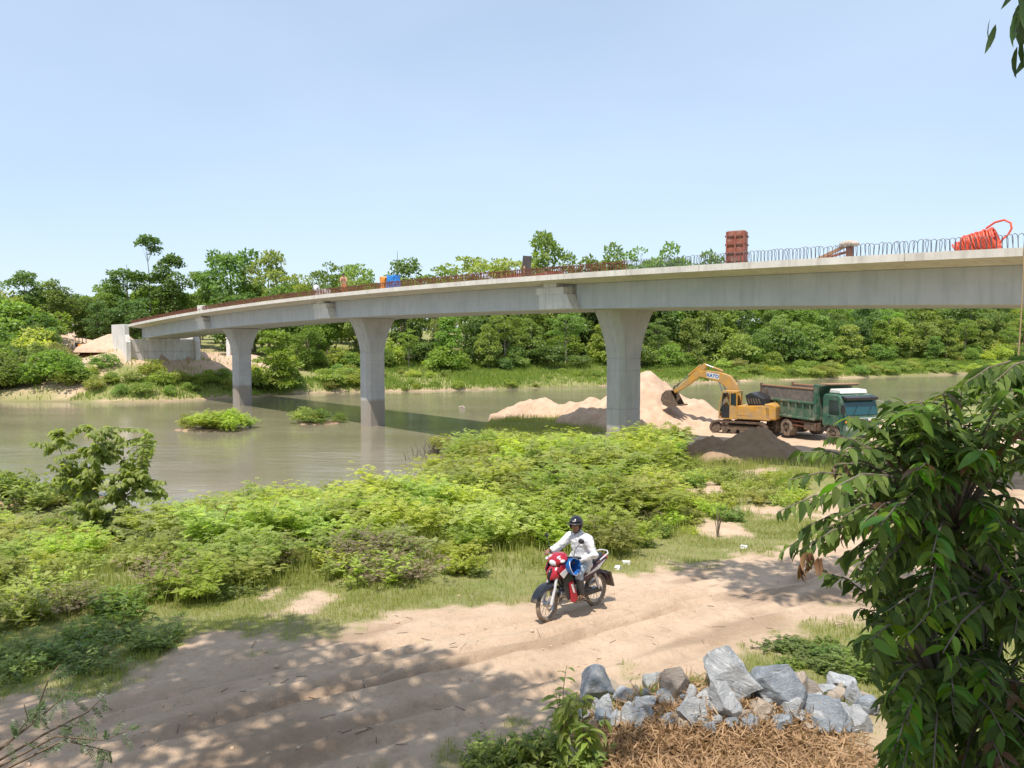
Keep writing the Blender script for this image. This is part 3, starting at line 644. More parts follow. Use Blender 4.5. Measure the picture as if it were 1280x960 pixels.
# ------------------------------------------------------------------ excavator (x forward, y left, z up)
ex = empty('excavator', (14.45, 49.5, H(14.45, 49.5) - .02), 'yellow crawler excavator reaching its bucket onto the sand heap', 'excavator', rz=math.pi - .6, scale=.95)
for y in (-1.1, 1.1):
    b = MB(); pts = []
    for t in np.linspace(math.pi / 2, 3 * math.pi / 2, 9): pts.append((-1.45 + .42 * math.cos(t), .42 + .42 * math.sin(t)))
    for t in np.linspace(-math.pi / 2, math.pi / 2, 9): pts.append((1.45 + .42 * math.cos(t), .42 + .42 * math.sin(t)))
    inn = [(x * .93, .42 + (z - .42) * .80) for x, z in pts]
    n = len(pts); V = [(x, y - .27, z) for x, z in pts] + [(x, y + .27, z) for x, z in pts] + [(x, y - .27, z) for x, z in inn] + [(x, y + .27, z) for x, z in inn]
    Fc = []
    for k in range(n):
        j = (k + 1) % n; Fc += [(k, j, n + j, n + k), (2 * n + k, 3 * n + k, 3 * n + j, 2 * n + j), (k, 2 * n + k, 2 * n + j, j), (n + k, n + j, 3 * n + j, 3 * n + k)]
    b.add(V, Fc); tr = b.build('track', M['track'], ex, 30)
    for k in range(15):
        for z in (-.01, .85):
            c = MB(); c.box((-1.4 + k * .2, y, z), (.13, .56, .05)); c.build('track_shoe', M['track'], tr)
    for x in (-1.45, -.87, -.29, .29, .87, 1.45):
        c = MB(); r = .3 if abs(x) > 1 else .19; c.cyl((x, y - .2, .42 if abs(x) > 1 else .27), (x, y + .2, .42 if abs(x) > 1 else .27), r, n=14); c.build('roller', M['mud_steel'], tr, 40)
    c = MB(); c.box((0, y, .45), (2.3, .3, .26)); c.build('track_frame', M['mud_steel'], tr)
b = MB(); b.box((0, 0, .62), (1.6, 1.6, .3)); b.cyl((0, 0, .7), (0, 0, 1.0), .6, n=20); b.build('undercarriage', M['mud_steel'], ex, bevel=.02)
b = MB(); b.prism([(-2.0, 1.0), (1.15, 1.0), (1.15, 1.3), (.2, 1.34), (.2, 1.85), (-1.5, 1.95), (-2.0, 1.8)], -1.25, 1.2); hs = b.build('upper_house', M['yellow'], ex, bevel=.05)
b = MB(); b.prism([(-2.35, 1.05), (-1.75, 1.05), (-1.6, 2.05), (-2.1, 2.1), (-2.35, 1.9)], -1.2, 1.2); b.build('counterweight', M['yellow'], ex, bevel=.08)
b = MB(); b.prism([(-1.75, 1.9), (-.55, 1.9), (-.35, 2.55), (-.75, 2.75), (-1.6, 2.4)], -.55, 1.1); b.build('engine_cover', M['black'], ex, bevel=.06)
for k in range(5):
    c = MB(); c.box((-1.3 + k * .17, 1.12, 2.2), (.06, .05, .35), (0, .3, 0)); c.build('louvre', M['mud_steel'], hs)
b = MB(); b.box((-.4, 1.205, 1.5), (.85, .02, .5)); b.build('access_door', M['yellow'], hs, bevel=.01)
b = MB(); b.cyl((-1.2, -.5, 2.0), (-1.2, -.5, 2.9), .07); b.build('exhaust_pipe', M['mud_steel'], hs, 40)
# cab
cab = MB(); x0, x1, y0, y1, z0, z1 = .12, 1.28, .22, 1.22, 1.02, 2.74
post = []
for (xa, za), (xb, zb) in (((x0, z0), (x0, z1)), ((x1, z0), (x1 - .02, 1.9)), ((x1 - .02, 1.9), (x1 - .22, z1)), ((x0 + .45, z0), (x0 + .45, z1))):
    for y in (y0, y1): cab.tube([(xa, y, za), (xb, y, zb)], .045, 6)
cab.box((.58, .72, z1), (1.0, 1.08, .09)); cab.box((.7, .72, z0 + .02), (1.25, 1.06, .12))
for z in (1.75,):
    for y in (y0, y1): cab.box(((x0 + x0 + .45) / 2, y, 1.45), (.45, .04, .8))
cab.box((x0, .72, 1.4), (.05, 1.0, .75)); cab.box((x1 - .01, .72, 1.2), (.05, 1.0, .35))
cb = cab.build('cab', M['yellow'], ex, 40)
for nm, pts in (('cab_window', [(x0 + .07, y1 - .01, 1.9), (x0 + .40, y1 - .01, 1.9), (x0 + .40, y1 - .01, z1 - .1), (x0 + .07, y1 - .01, z1 - .1)]),
                ('cab_window', [(x1 - .03, y0 + .06, 1.42), (x1 - .03, y1 - .06, 1.42), (x1 - .22, y1 - .06, z1 - .1), (x1 - .22, y0 + .06, z1 - .1)])):
    c = MB(); c.add(pts, [(0, 1, 2, 3)]); o = c.build(nm, M['glass'], cb); so = o.modifiers.new('t', 'SOLIDIFY'); so.thickness = .012
c = MB(); c.box((.85, 1.245, 1.45), (.52, .03, .78)); c.box((.61, 1.245, 2.2), (.05, .03, .8)); c.box((1.02, 1.245, 2.2), (.05, .03, .8), (0, -.1, 0)); c.box((.82, 1.245, 2.6), (.46, .03, .05)); dr = c.build('cab_door', M['black'], cb)
c = MB(); c.box((.6, .7, 1.5), (.5, .5, .14)); c.box((.38, .7, 1.85), (.12, .48, .65)); c.build('operator_seat', M['black'], cb, bevel=.04)
# boom, stick, bucket as tapered box chains in the x-z plane
def beam_chain(pts, hs_, y0, y1):
    b = MB(); rings = []
    for i, (x, z) in enumerate(pts):
        a = Vector((pts[min(i + 1, len(pts) - 1)][0] - pts[max(i - 1, 0)][0], pts[min(i + 1, len(pts) - 1)][1] - pts[max(i - 1, 0)][1])).normalized()
        nx_, nz_ = -a.y, a.x; h = hs_[i]
        rings.append([(x + nx_ * h, y0, z + nz_ * h), (x + nx_ * h, y1, z + nz_ * h), (x - nx_ * h, y1, z - nz_ * h), (x - nx_ * h, y0, z - nz_ * h)])
    b.loft(rings); return b
bp = [(.35, 1.55), (.6, 2.3), (.85, 2.95), (1.25, 3.4), (1.85, 3.65), (2.7, 3.78), (3.15, 3.78)]
bm_ = beam_chain(bp, [.2, .27, .36, .38, .33, .25, .17], -.35, .03).build('boom', M['yellow'], ex, bevel=.03)
stick = beam_chain([(2.72, 4.45), (3.12, 3.95), (3.95, 3.2), (4.95, 2.5)], [.13, .27, .2, .12], -.30, -.02).build('stick', M['yellow'], ex, bevel=.03)
def cyl_part(a, b_, r, parent, y=-.16):
    A = Vector((a[0], y, a[1])); B = Vector((b_[0], y, b_[1])); c = MB(); c.cyl(A, A.lerp(B, .55), r); o = c.build('cylinder_barrel', M['yellow'], parent, 40)
    c = MB(); c.cyl(A.lerp(B, .5), B, r * .6); c.build('piston_rod', M['steel'], parent, 40)
for y in (-.5, .16): cyl_part((.95, 1.35), (1.7, 3.3), .085, bm_, y)
cyl_part((1.55, 4.0), (2.74, 4.42), .075, bm_); cyl_part((3.1, 4.4), (4.6, 3.1), .065, stick)
b = MB(); b.box((4.72, -.16, 3.0), (.35, .12, .1), (0, .8, 0)); b.box((5.0, -.16, 2.75), (.4, .1, .09), (0, 1.3, 0)); b.build('bucket_link', M['mud_steel'], stick)
prof = [(5.0, 2.6), (5.35, 2.62), (5.65, 2.35), (5.72, 1.95), (5.55, 1.62), (5.2, 1.5), (4.75, 1.55), (4.45, 1.62)]
b = MB(); rings = [[(x, y, z) for x, z in prof] for y in (-.75, .43)]
n = len(prof); V = rings[0] + rings[1]; Fc = [(k, k + 1, n + k + 1, n + k) for k in range(n - 1)] + [tuple(range(n)), tuple(range(2 * n - 1, n - 1, -1))]
b.add(V, Fc); bk = b.build('bucket', M['mud_steel'], ex); bk.modifiers.new('t', 'SOLIDIFY').thickness = .05
for y in (-.68, -.42, -.16, .1, .36):
    c = MB(); c.box((4.36, y, 1.63), (.28, .1, .07), None); c.build('bucket_tooth', M['mud_steel'], bk)
def lettering(body, size, mat, parent, loc, rot, name='lettering', extr=.004):
    cu = bpy.data.curves.new(name, 'FONT'); cu.body = body; cu.size = size; cu.extrude = extr; cu.align_x = 'CENTER'; cu.align_y = 'CENTER'; cu.offset = size * .03
    o = bpy.data.objects.new(name, cu); C.objects.link(o); bpy.context.view_layer.update()
    me = bpy.data.meshes.new_from_object(o.evaluated_get(bpy.context.evaluated_depsgraph_get())); bpy.data.objects.remove(o); me.materials.clear(); me.materials.append(mat)
    o = link(name, me, parent); o.location = loc; o.rotation_euler = rot; return o
b = MB(); b.add([(1.75, .036, 3.45), (1.75, .036, 3.80), (2.6, .036, 3.93), (2.6, .036, 3.58)], [(0, 1, 2, 3)]); b.build('name_plate', M['white'], bm_).modifiers.new('t', 'SOLIDIFY').thickness = .006
lt = lettering('KATO', .30, M['blue'], bm_, (2.175, .046, 3.69), (math.pi / 2, 0, math.pi)); lt.rotation_euler = (Matrix.Rotation(-.15, 3, 'Y') @ Euler((math.pi / 2, 0, math.pi)).to_matrix()).to_euler()

# ------------------------------------------------------------------ dump truck (x forward, y left)
TH = R(70.5); fc = at(1055, 555, 43.0); hd = Vector((math.cos(TH), -math.sin(TH), 0)); tp = Vector((fc.x, 43.0, 0)) + Vector((math.sin(TH), math.cos(TH), 0)) * 1.2
tk = empty('dump_truck', (tp.x, tp.y, H(tp.x - 1, tp.y + 2)), 'green three-axle dump truck parked beside the excavator', 'truck', rz=-TH)
def tpart(name, fn, mat, parent=None, **kw):
    b = MB(); fn(b); return b.build(name, mat, parent or tk, **kw)
tpart('chassis', lambda b: (b.box((-3.8, .42, .85), (6.6, .1, .26)), b.box((-3.8, -.42, .85), (6.6, .1, .26)), b.box((-2.4, 0, .85), (.2, .8, .2)), b.box((-5.5, 0, .85), (.2, .8, .2))), M['mud_steel'], bevel=.01)
cabm = tpart('cab', lambda b: b.prism([(0, .55), (.02, 1.35), (-.05, 1.62), (-.32, 2.55), (-.55, 2.72), (-1.55, 2.74), (-1.72, 2.6), (-1.75, .95), (-1.45, .9), (-1.32, .98), (-.55, .98), (-.4, .9), (-.38, .5)], -1.2, 1.2), M['green'], bevel=.07)
ws = tpart('windscreen', lambda b: b.add([(-.035, -1.06, 1.66), (-.035, 1.06, 1.66), (-.295, 1.02, 2.42), (-.295, -1.02, 2.42)], [(0, 1, 2, 3)]), M['glass_teal'], cabm); ws.location.x = .022; ws.modifiers.new('t', 'SOLIDIFY').thickness = .02
tpart('sun_visor', lambda b: b.box((-.22, 0, 2.56), (.42, 2.2, .16), (0, .25, 0)), M['black'], cabm, bevel=.03)
for y in (-1, 1):
    tpart('wiper', lambda b: b.tube([(.0, y * .5 - .1, 1.66), (-.14, y * .5 + .25, 2.1)], .015, 5), M['black'], cabm)
    tpart('headlight', lambda b: b.box((.035, y * .88, .93), (.05, .42, .2)), M['lens'], cabm, bevel=.02)
    tpart('indicator', lambda b: b.box((.036, y * 1.08, 1.3), (.04, .2, .14)), M['orangetarp'], cabm, bevel=.01)
    tpart('side_window', lambda b: b.prism([(-.42, 1.7), (-.52, 2.42), (-1.2, 2.42), (-1.2, 1.62), (-.6, 1.62)], y * 1.2 - .012, y * 1.2 + .012), M['glass'], cabm)
    dro = tpart('door', lambda b: b.prism([(-.4, 1.05), (-.36, 1.5), (-.6, 1.58), (-1.26, 1.58), (-1.28, 1.05)], y * 1.21 - .012, y * 1.21 + .006), M['green'], cabm, bevel=.01)
    tpart('handle', lambda b: b.box((-1.15, y * 1.235, 1.48), (.18, .03, .05)), M['black'], dro)
    mr_ = tpart('mirror', lambda b: b.box((.12, y * 1.42, 1.98), (.12, .22, .5)), M['black'], cabm, bevel=.03)
    tpart('mirror_arm', lambda b: (b.tube([(-.2, y * 1.18, 2.4), (.1, y * 1.4, 2.3)], .018, 5), b.tube([(-.1, y * 1.18, 1.6), (.1, y * 1.4, 1.72)], .018, 5)), M['black'], mr_)
    tpart('step', lambda b: b.box((-.9, y * 1.1, .55), (.5, .25, .06)), M['mud_steel'])
    tpart('front_mudguard', lambda b: b.torus((-.95, y * 1.05, .52), .62, .09, 'y', 14, 6, (.15, math.pi - .15)), M['black'], cabm)
tpart('grille', lambda b: b.box((.03, 0, 1.06), (.04, 1.3, .42)), M['black'], cabm, bevel=.01)
tpart('name_band', lambda b: b.box((.032, 0, 1.40), (.03, 2.1, .17)), M['white'], cabm)
tpart('number_panel', lambda b: b.box((.052, 0, 1.40), (.015, .7, .1)), M['teal'], cabm)
tpart('bumper', lambda b: b.box((.08, 0, .68), (.24, 2.42, .42)), M['green'], bevel=.05)
tpart('number_plate', lambda b: b.box((.21, 0, .66), (.02, .5, .12)), M['white'])
tpart('roof_box', lambda b: b.prism([(-.65, 2.76), (-.75, 2.98), (-1.5, 3.0), (-1.6, 2.76)], -.9, .95), M['white'], cabm, bevel=.05)
# tipper body
zb0, zb1, zb2 = 1.2, 2.12, 2.95
tb = tpart('tipper_body', lambda b: (b.box((-4.75, 0, zb0), (4.9, 2.36, .1)), b.box((-4.75, 1.16, (zb0 + zb1) / 2), (4.9, .07, zb1 - zb0)), b.box((-4.75, -1.16, (zb0 + zb1) / 2), (4.9, .07, zb1 - zb0)), b.box((-2.34, 0, 2.1), (.09, 2.4, 1.8))), M['green2'], bevel=.02)
for y in (-1, 1):
    for k in range(8): tpart('side_rib', lambda b: b.box((-7.0 + k * .62, y * 1.235, 1.62), (.13, .09, .84)), M['green2'], tb, bevel=.015)
    tpart('side_rail', lambda b: b.box((-4.75, y * 1.24, zb1), (4.95, .12, .12)), M['green2'], tb, bevel=.015)
    tpart('lower_rail', lambda b: b.box((-4.75, y * 1.24, 1.2), (4.95, .12, .12)), M['green2'], tb, bevel=.015)
    tpart('sideboard', lambda b: b.box((-4.85, y * 1.17, 2.53), (4.6, .05, .76)), M['tarp'], tb)
    tpart('board_rail', lambda b: b.box((-4.85, y * 1.18, zb2 - .02), (4.75, .1, .09)), M['timber'], tb, bevel=.01)
    tpart('corner_post', lambda b: b.box((-7.2, y * 1.18, 2.1), (.14, .14, 1.9)), M['mud_steel'], tb, bevel=.015)
    tpart('front_post', lambda b: b.box((-2.3, y * 1.12, 2.2), (.22, .3, 2.0)), M['green'], tb, bevel=.02)
tpart('tailgate', lambda b: b.box((-7.22, 0, 2.0), (.08, 2.3, 1.5)), M['mud_steel'], tb, bevel=.02)
tpart('headboard_canopy', lambda b: b.prism([(-2.38, 2.6), (-2.2, 3.15), (-1.55, 3.22), (-1.5, 3.16), (-2.1, 3.05), (-2.2, 2.6)], -1.15, 1.15), M['green'], tb, bevel=.02)
tpart('canopy_rim', lambda b: b.box((-1.75, 0, 3.245), (.7, 2.3, .05)), M['timber'], tb)
tag(crumple((-4.7, 0, 1.3), (4.2, 1.9, 1.1), 41, 8).build('sand_load', M['sand_brown'], tb, 40))
tpart('fuel_tank', lambda b: b.box((-2.75, -1.0, .78), (1.0, .4, .5)), M['mud_steel'], bevel=.06)
tpart('battery_box', lambda b: b.box((-2.75, 1.0, .78), (.8, .4, .45)), M['mud_steel'], bevel=.03)
tpart('side_guard', lambda b: (b.box((-3.3, -1.15, .72), (2.2, .05, .1)), b.box((-3.3, -1.15, .95), (2.2, .05, .1))), M['rust'])
def wheel(x, y, r, w, parent, dual=False):
    b = MB(); y0 = y - w / 2; y1 = y + w / 2
    prof = [(r * .58, y0), (r * .92, y0), (r, y0 + .04), (r, y1 - .04), (r * .92, y1), (r * .58, y1)]
    b.loft([[(x + p[0] * math.cos(a), p[1], r + p[0] * math.sin(a)) for p in prof] for a in np.linspace(0, 2 * math.pi, 25)], caps=False)
    wo = b.build('wheel', M['tyre_mud'], parent, 40)
    c = MB(); c.cyl((x, y0 + .06, r), (x, y1 - .06, r), r * .58, n=20); ri = c.build('rim', M['mud_steel'], wo, 40)
    c = MB(); sgn = 1 if y > 0 else -1; c.cyl((x, y, r), (x, y + sgn * (w / 2 + .02), r), r * .2, n=12); c.build('hub', M['mud_steel'], wo, 40)
    for k in range(8):
        a = 2 * math.pi * k / 8; c = MB(); c.cyl((x + r * .38 * math.cos(a), y, r + r * .38 * math.sin(a)), (x + r * .38 * math.cos(a), y + sgn * (w / 2 - .03), r + r * .38 * math.sin(a)), .03, n=6); c.build('wheel_nut', M['steel'], wo)
for x in (-.95, -4.75, -6.1):
    for y in (-1.0, 1.0): wheel(x, y, .52, .3 if x > -2 else .5, tk)
    tpart('axle', lambda b: b.cyl((x, -.9, .52), (x, .9, .52), .09), M['mud_steel'])
# a small loader at work on the far approach
q = hit(103, 432); q = at(103, 430, 106); lo_ = empty('small_loader', (q.x, q.y, H(q.x, q.y) - .05), 'small orange loader with dark cab on the far left sandy approach', 'loader', rz=-.5)
b = MB(); b.box((.5, 0, .95), (1.3, 1.1, .7)); b.box((-.1, 0, .6), (2.4, .9, .35)); b.build('body', M['orangetarp'], lo_, bevel=.06)
b = MB()
for x in (-.75, .05):
    for y in (-.5, .5): b.cyl((x, y, .8), (x, y, 2.1), .05, n=6)
b.box((-.35, 0, 2.12), (1.1, 1.25, .1)); b.box((-.35, 0, 1.1), (.9, 1.0, .6)); b.build('cab', M['black'], lo_)
for x in (-.8, .9):
    for y in (-.75, .75):
        c = MB(); c.cyl((x, y - .17, .5), (x, y + .17, .5), .5, n=18); c.build('wheel', M['rubber'], lo_, 40)
# white marker post glimpsed behind the third pier
b = MB(); q = at(286, 432, 112); b.box((0, 0, 1.6), (.55, .55, 3.6)); b.box((0, 0, 3.48), (.7, .7, .16)); b.box((0, 0, 0), (.8, .8, .4)); o = b.build('concrete_post', M['white'], None, bevel=.03); o.location = (q.x, q.y, q.z - 2.4); tag(o, 'white square concrete post standing behind the leftmost pier', 'post')

# ------------------------------------------------------------------ motorcycle (x forward, y left) and its rider
c0 = hit(684, 777); c1 = hit(743, 768)
hdv = Vector((-.70, -.714, 0)); rear = c0 - hdv * 1.22
zf, zr = H(c0.x, c0.y), H(rear.x, rear.y); mid = (c0 + rear) / 2
mc = empty('motorcycle', (mid.x, mid.y, (zf + zr) / 2 - .012), 'red and black underbone motorcycle ridden along the sandy track', 'motorcycle')
MR = Matrix.Rotation(math.atan2(hdv.y, hdv.x), 3, 'Z') @ Matrix.Rotation(-math.atan2(zf - zr, 1.22), 3, 'Y') @ Matrix.Rotation(R(2), 3, 'X')
mc.rotation_euler = MR.to_euler()
def mp(name, fn, mat, parent=None, smooth=45, **kw):
    b = MB(); fn(b); return b.build(name, mat, parent or mc, smooth, **kw)
WB = .61; WR = .285
def bikewheel(x, steer, disc):
    w = link('wheel', None, mc)
    b = MB(); b.torus((0, 0, 0), WR - .036, .036, 'y', 32, 8); w_o = b.build('wheel', M['tyre_mud'], mc, 60); bpy.data.objects.remove(w)
    w_o.name = 'wheel'; w_o.location = (x, 0, WR); w_o.rotation_euler = (0, .2, steer); w_o['label'] = 'sand-caked narrow tyre'
    b = MB(); b.torus((0, 0, 0), WR - .072, .014, 'y', 32, 6); ri = b.build('rim', M['steel'], w_o, 60)
    b = MB(); b.cyl((0, -.05, 0), (0, .05, 0), .045, n=14); b.build('hub', M['steel'], w_o, 40)
    for k in range(20):
        a = 2 * math.pi * k / 20; b = MB(); yy = .03 if k % 2 else -.03
        b.tube([(.04 * math.cos(a + .5), yy, .04 * math.sin(a + .5)), ((WR - .075) * math.cos(a), 0, (WR - .075) * math.sin(a))], .0035, 4); b.build('spoke', M['steel'], w_o)
    if disc: b = MB(); b.torus((0, .055, 0), .085, .02, 'y', 20, 4); b.build('brake_disc', M['steel'], w_o, 40)
    return w_o
STEER = .12
bikewheel(WB, STEER, True); bikewheel(-WB, 0, False)
for y in (-.085, .085):
    fk = mp('fork_leg', lambda b: b.tube([(WB, y, WR), (WB - .09, y, .52), (WB - .19, y * .9, .84)], [.026, .024, .02], 8), M['silver'])
    mp('shock_absorber', lambda b: (b.tube([(-.56, y * 1.4, .33), (-.44, y * 1.4, .62)], .026, 8)), M['silver'])
    mp('swing_arm', lambda b: b.tube([(-.1, y, .33), (-WB, y, WR)], .022, 6), M['mud_steel'])
def strip(c, r0, a0, a1, w, th=.012, n=12, lip=.03):
    rings = []
    for a in np.linspace(a0, a1, n):
        ca, sa = math.cos(a), math.sin(a)
        rings.append([(c[0] + (r0 - lip) * ca, -w, c[1] + (r0 - lip) * sa), (c[0] + r0 * ca, -w * .75, c[1] + r0 * sa), (c[0] + (r0 + .012) * ca, 0, c[1] + (r0 + .012) * sa), (c[0] + r0 * ca, w * .75, c[1] + r0 * sa), (c[0] + (r0 - lip) * ca, w, c[1] + (r0 - lip) * sa),
                      (c[0] + (r0 - lip - .0) * ca, w - th, c[1] + (r0 - lip) * sa), (c[0] + (r0 - th) * ca, 0, c[1] + (r0 - th) * sa), (c[0] + (r0 - lip) * ca, -w + th, c[1] + (r0 - lip) * sa)])
    return rings
mp('front_mudguard', lambda b: b.loft(strip((WB, WR), .33, R(-2 + 25), R(140), .085, lip=.05)), M['blackg'])
mp('mudguard_tip', lambda b: b.loft(strip((WB, WR), .331, R(15), R(26), .08, lip=.05)), M['rubber'])
mp('rear_mudguard', lambda b: b.loft(strip((-WB, WR), .34, R(60), R(165), .075, lip=.05)), M['maroon'])
mp('mud_flap', lambda b: b.box((-.98, 0, .40), (.03, .17, .28), (0, .35, 0)), M['rubber'])
# front cowl with lamp, handlebar
cw = mp('handlebar_cowl', lambda b: b.loft([[(x, w * math.cos(t), z + h * math.sin(t)) for t in np.linspace(0, 2 * math.pi, 14, endpoint=False)] for x, w, z, h in ((.20, .06, 1.0, .04), (.24, .13, .995, .065), (.34, .19, .975, .085), (.43, .15, .945, .075), (.475, .08, .925, .045))]), M['red'])
mp('headlight', lambda b: b.ell((.45, 0, .915), (.05, .085, .055), rot=(0, .5, 0)), M['lens'], cw)
for y in (-1, 1):
    mp('indicator', lambda b: b.ell((.41, y * .16, .955), (.05, .035, .028)), M['lens'], cw)
    mp('cowl_stripe', lambda b: b.ell((.405, y * .085, 1.0), (.06, .02, .032)), M['silver'], cw)
hb = mp('handlebar', lambda b: b.tube([(.20, -.35, 1.0), (.25, -.2, 1.0), (.29, 0, .97), (.25, .2, 1.0), (.20, .35, 1.0)], .014, 8), M['black'])
for y in (-1, 1):
    mp('grip', lambda b: b.cyl((.195, y * .36, 1.0), (.225, y * .25, 1.0), .02, n=10), M['black'], hb)
    mp('brake_lever', lambda b: b.tube([(.255, y * .24, 1.0), (.275, y * .36, .995)], .007, 6), M['steel'], hb)
    mi = mp('mirror', lambda b: b.ell((.20, y * .37, 1.27), (.018, .055, .042), rot=(0, 0, y * .2)), M['black'], hb)
    mp('mirror_stalk', lambda b: b.tube([(.25, y * .25, 1.01), (.245, y * .28, 1.13), (.21, y * .35, 1.24)], .006, 6), M['black'], mi)
# leg shields
apron = mp('front_fairing', lambda b: b.loft([[(x, w * math.cos(t) , z + h * math.sin(t)) for t in np.linspace(0, 2 * math.pi, 12, endpoint=False)] for x, w, z, h in ((.30, .10, .80, .16), (.40, .15, .78, .14), (.50, .115, .735, .09), (.56, .05, .69, .04))]), M['red'])
mp('fairing_nose', lambda b: b.ell((.52, 0, .74), (.07, .035, .10), rot=(0, -.5, 0)), M['blackg'], apron)
for y in (-1, 1):
    def sh(pts, yo, th):
        def f(b):
            b.loft([[(x, y * (yo + .10 * max(0, .85 - z) * .6 + (.46 - x) * .18), z) for x, z in pts], [(x, y * (yo + th + .10 * max(0, .85 - z) * .6 + (.46 - x) * .18), z) for x, z in pts]])
        return f
    ls = mp('leg_shield', sh([(.50, .80), (.42, .9), (.30, .92), (.24, .78), (.18, .55), (.24, .36), (.31, .32), (.36, .45), (.40, .62)], .12, .02), M['blackg'])
    mp('red_panel', sh([(.50, .80), (.43, .90), (.33, .90), (.30, .76), (.42, .68)], .141, .012), M['red'], ls)
    mp('silver_panel', sh([(.48, .765), (.36, .83), (.30, .78), (.41, .685)], .154, .008), M['silver'], ls)
    mp('lower_panel', sh([(.30, .58), (.22, .62), (.14, .34), (.20, .27), (.28, .30)], .145, .012), M['red'], ls)
    mp('panel_flash', sh([(.27, .56), (.23, .58), (.20, .42), (.235, .44)], .158, .008), M['silver'], ls)
    mp('side_cover', lambda b: b.loft([[(x, y * .09, z) for x, z in ((.02, .62), (-.28, .72), (-.72, .84), (-.80, .82), (-.5, .62), (-.25, .52), (-.02, .5))], [(x, y * .15, z) for x, z in ((.0, .61), (-.28, .70), (-.70, .815), (-.76, .805), (-.5, .64), (-.25, .54), (-.02, .52))]]), M['maroon'])
    mp('side_flash', lambda b: b.loft([[(x, y * .152, z) for x, z in ((-.12, .60), (-.70, .80), (-.52, .67))], [(x, y * .158, z) for x, z in ((-.12, .60), (-.70, .80), (-.52, .67))]]), M['silver'])
    mp('foot_peg', lambda b: b.cyl((.0, y * .08, .27), (.0, y * .28, .27), .016, n=8), M['black'])
mp('frame_spine', lambda b: b.tube([(.38, 0, .78), (.2, 0, .55), (.0, 0, .5), (-.3, 0, .6)], [.05, .055, .06, .06], 8), M['black'])
mp('engine', lambda b: (b.box((.02, 0, .34), (.34, .22, .2)), b.cyl((.12, 0, .36), (.34, 0, .40), .075, n=12), b.cyl((-.02, -.15, .33), (-.02, .15, .33), .10, n=16)), M['steel'], bevel=.02)
mp('seat', lambda b: b.loft([[(x, w * math.cos(t), z + h * math.sin(t)) for t in np.linspace(0, 2 * math.pi, 12, endpoint=False)] for x, w, z, h in ((-.02, .05, .66, .03), (-.08, .10, .70, .045), (-.28, .125, .745, .05), (-.42, .12, .785, .05), (-.62, .11, .83, .045), (-.76, .07, .855, .03))]), M['black'])
mp('grab_rail', lambda b: b.tube([(-.58, .13, .8), (-.8, .13, .88), (-.87, .06, .9), (-.87, -.06, .9), (-.8, -.13, .88), (-.58, -.13, .8)], .013, 8), M['silver'])
mp('tail_light', lambda b: b.ell((-.84, 0, .80), (.05, .09, .04)), M['red'])
mp('exhaust', lambda b: b.tube([(.26, -.06, .34), (.2, -.1, .22), (-.1, -.14, .22), (-.35, -.16, .27), (-.78, -.17, .36)], [.018, .02, .022, .045, .048], 10), M['steel'])
mp('chain_case', lambda b: b.box((-.33, .12, .31), (.6, .03, .09)), M['black'], bevel=.02)
mp('kick_stand', lambda b: b.tube([(-.02, .12, .26), (-.25, .16, .22)], .012, 6), M['black'])

# rider, in motorcycle coordinates
def w2(p): return Vector(p)
b = MB(); hip = Vector((-.24, 0, .84)); neck = Vector((-.17, 0, 1.30)); head = Vector((-.115, 0, 1.435))
limb(b, [hip, (-.23, 0, 1.0), (-.2, 0, 1.17)], [.13, .125, .135]); limb(b, [(-.19, -.10, 1.22), (-.19, .10, 1.22)], [.09, .09]); limb(b, [neck - Vector((0, 0, .06)), neck + Vector((.02, 0, .07))], [.058, .053])
b.ell(head, (.095, .075, .115)); b.ell(head + Vector((.03, 0, -.055)), (.062, .055, .055)); b.ell(head + Vector((.098, 0, -.012)), (.02, .014, .028), 8, 6)
for y in (-1, 1): b.ell(head + Vector((-.005, .078 * y, -.01)), (.02, .012, .032), 8, 6)
armL = [(-.19, .19, 1.22), (-.17, .335, .985), (.045, .17, .905)]; armR = [(-.19, -.19, 1.22), (-.02, -.32, 1.04), (.15, -.315, 1.02)]
limb(b, armL, [.052, .042, .03]); limb(b, armR, [.052, .042, .03])
hand(b, armL[2], (.8, -.6, -.1), (0.1, 0, 1), 1, .6, 1); hand(b, armR[2], (1, 0, -.1), (0, 0, 1), 1, .9, -1)
legs = []
for y in (-1, 1):
    lg = [(-.2, .1 * y, .82), (.085, .215 * y, .725), (-.0, .20 * y, .345)]; legs.append(lg); limb(b, lg, [.085, .06, .04])
    limb(b, [(-.03, .20 * y, .33), (.05, .205 * y, .305), (.15, .215 * y, .30)], [.035, .04, .03])
rider = remesh(b, 'person', M['skin'], None, .011, 3)
rider.matrix_world = Matrix.Translation(mc.location) @ MR.to_4x4()
tag(rider, 'motorcyclist in white long-sleeved shirt, pale jeans and dark helmet on the track', 'person')
b = MB(); limb(b, [(-.235, 0, .90), (-.235, 0, 1.02), (-.205, 0, 1.17)], [.152, .15, .158]); limb(b, [(-.19, -.13, 1.215), (-.19, .13, 1.215)], [.098, .098]); limb(b, [neck - Vector((.0, 0, .045)), neck + Vector((0, 0, .005))], [.08, .072])
for arm in (armL, armR): limb(b, [arm[0], arm[1], Vector(arm[1]).lerp(Vector(arm[2]), .86)], [.083, .070, .052])
limb(b, [(-.26, .10, .92), (-.2, .19, .80), (-.16, .20, .72)], [.11, .07, .05]); limb(b, [(-.26, -.10, .92), (-.2, -.17, .82)], [.11, .07])
sh_o = remesh(b, 'shirt', M['shirt'], rider, .012, 3)
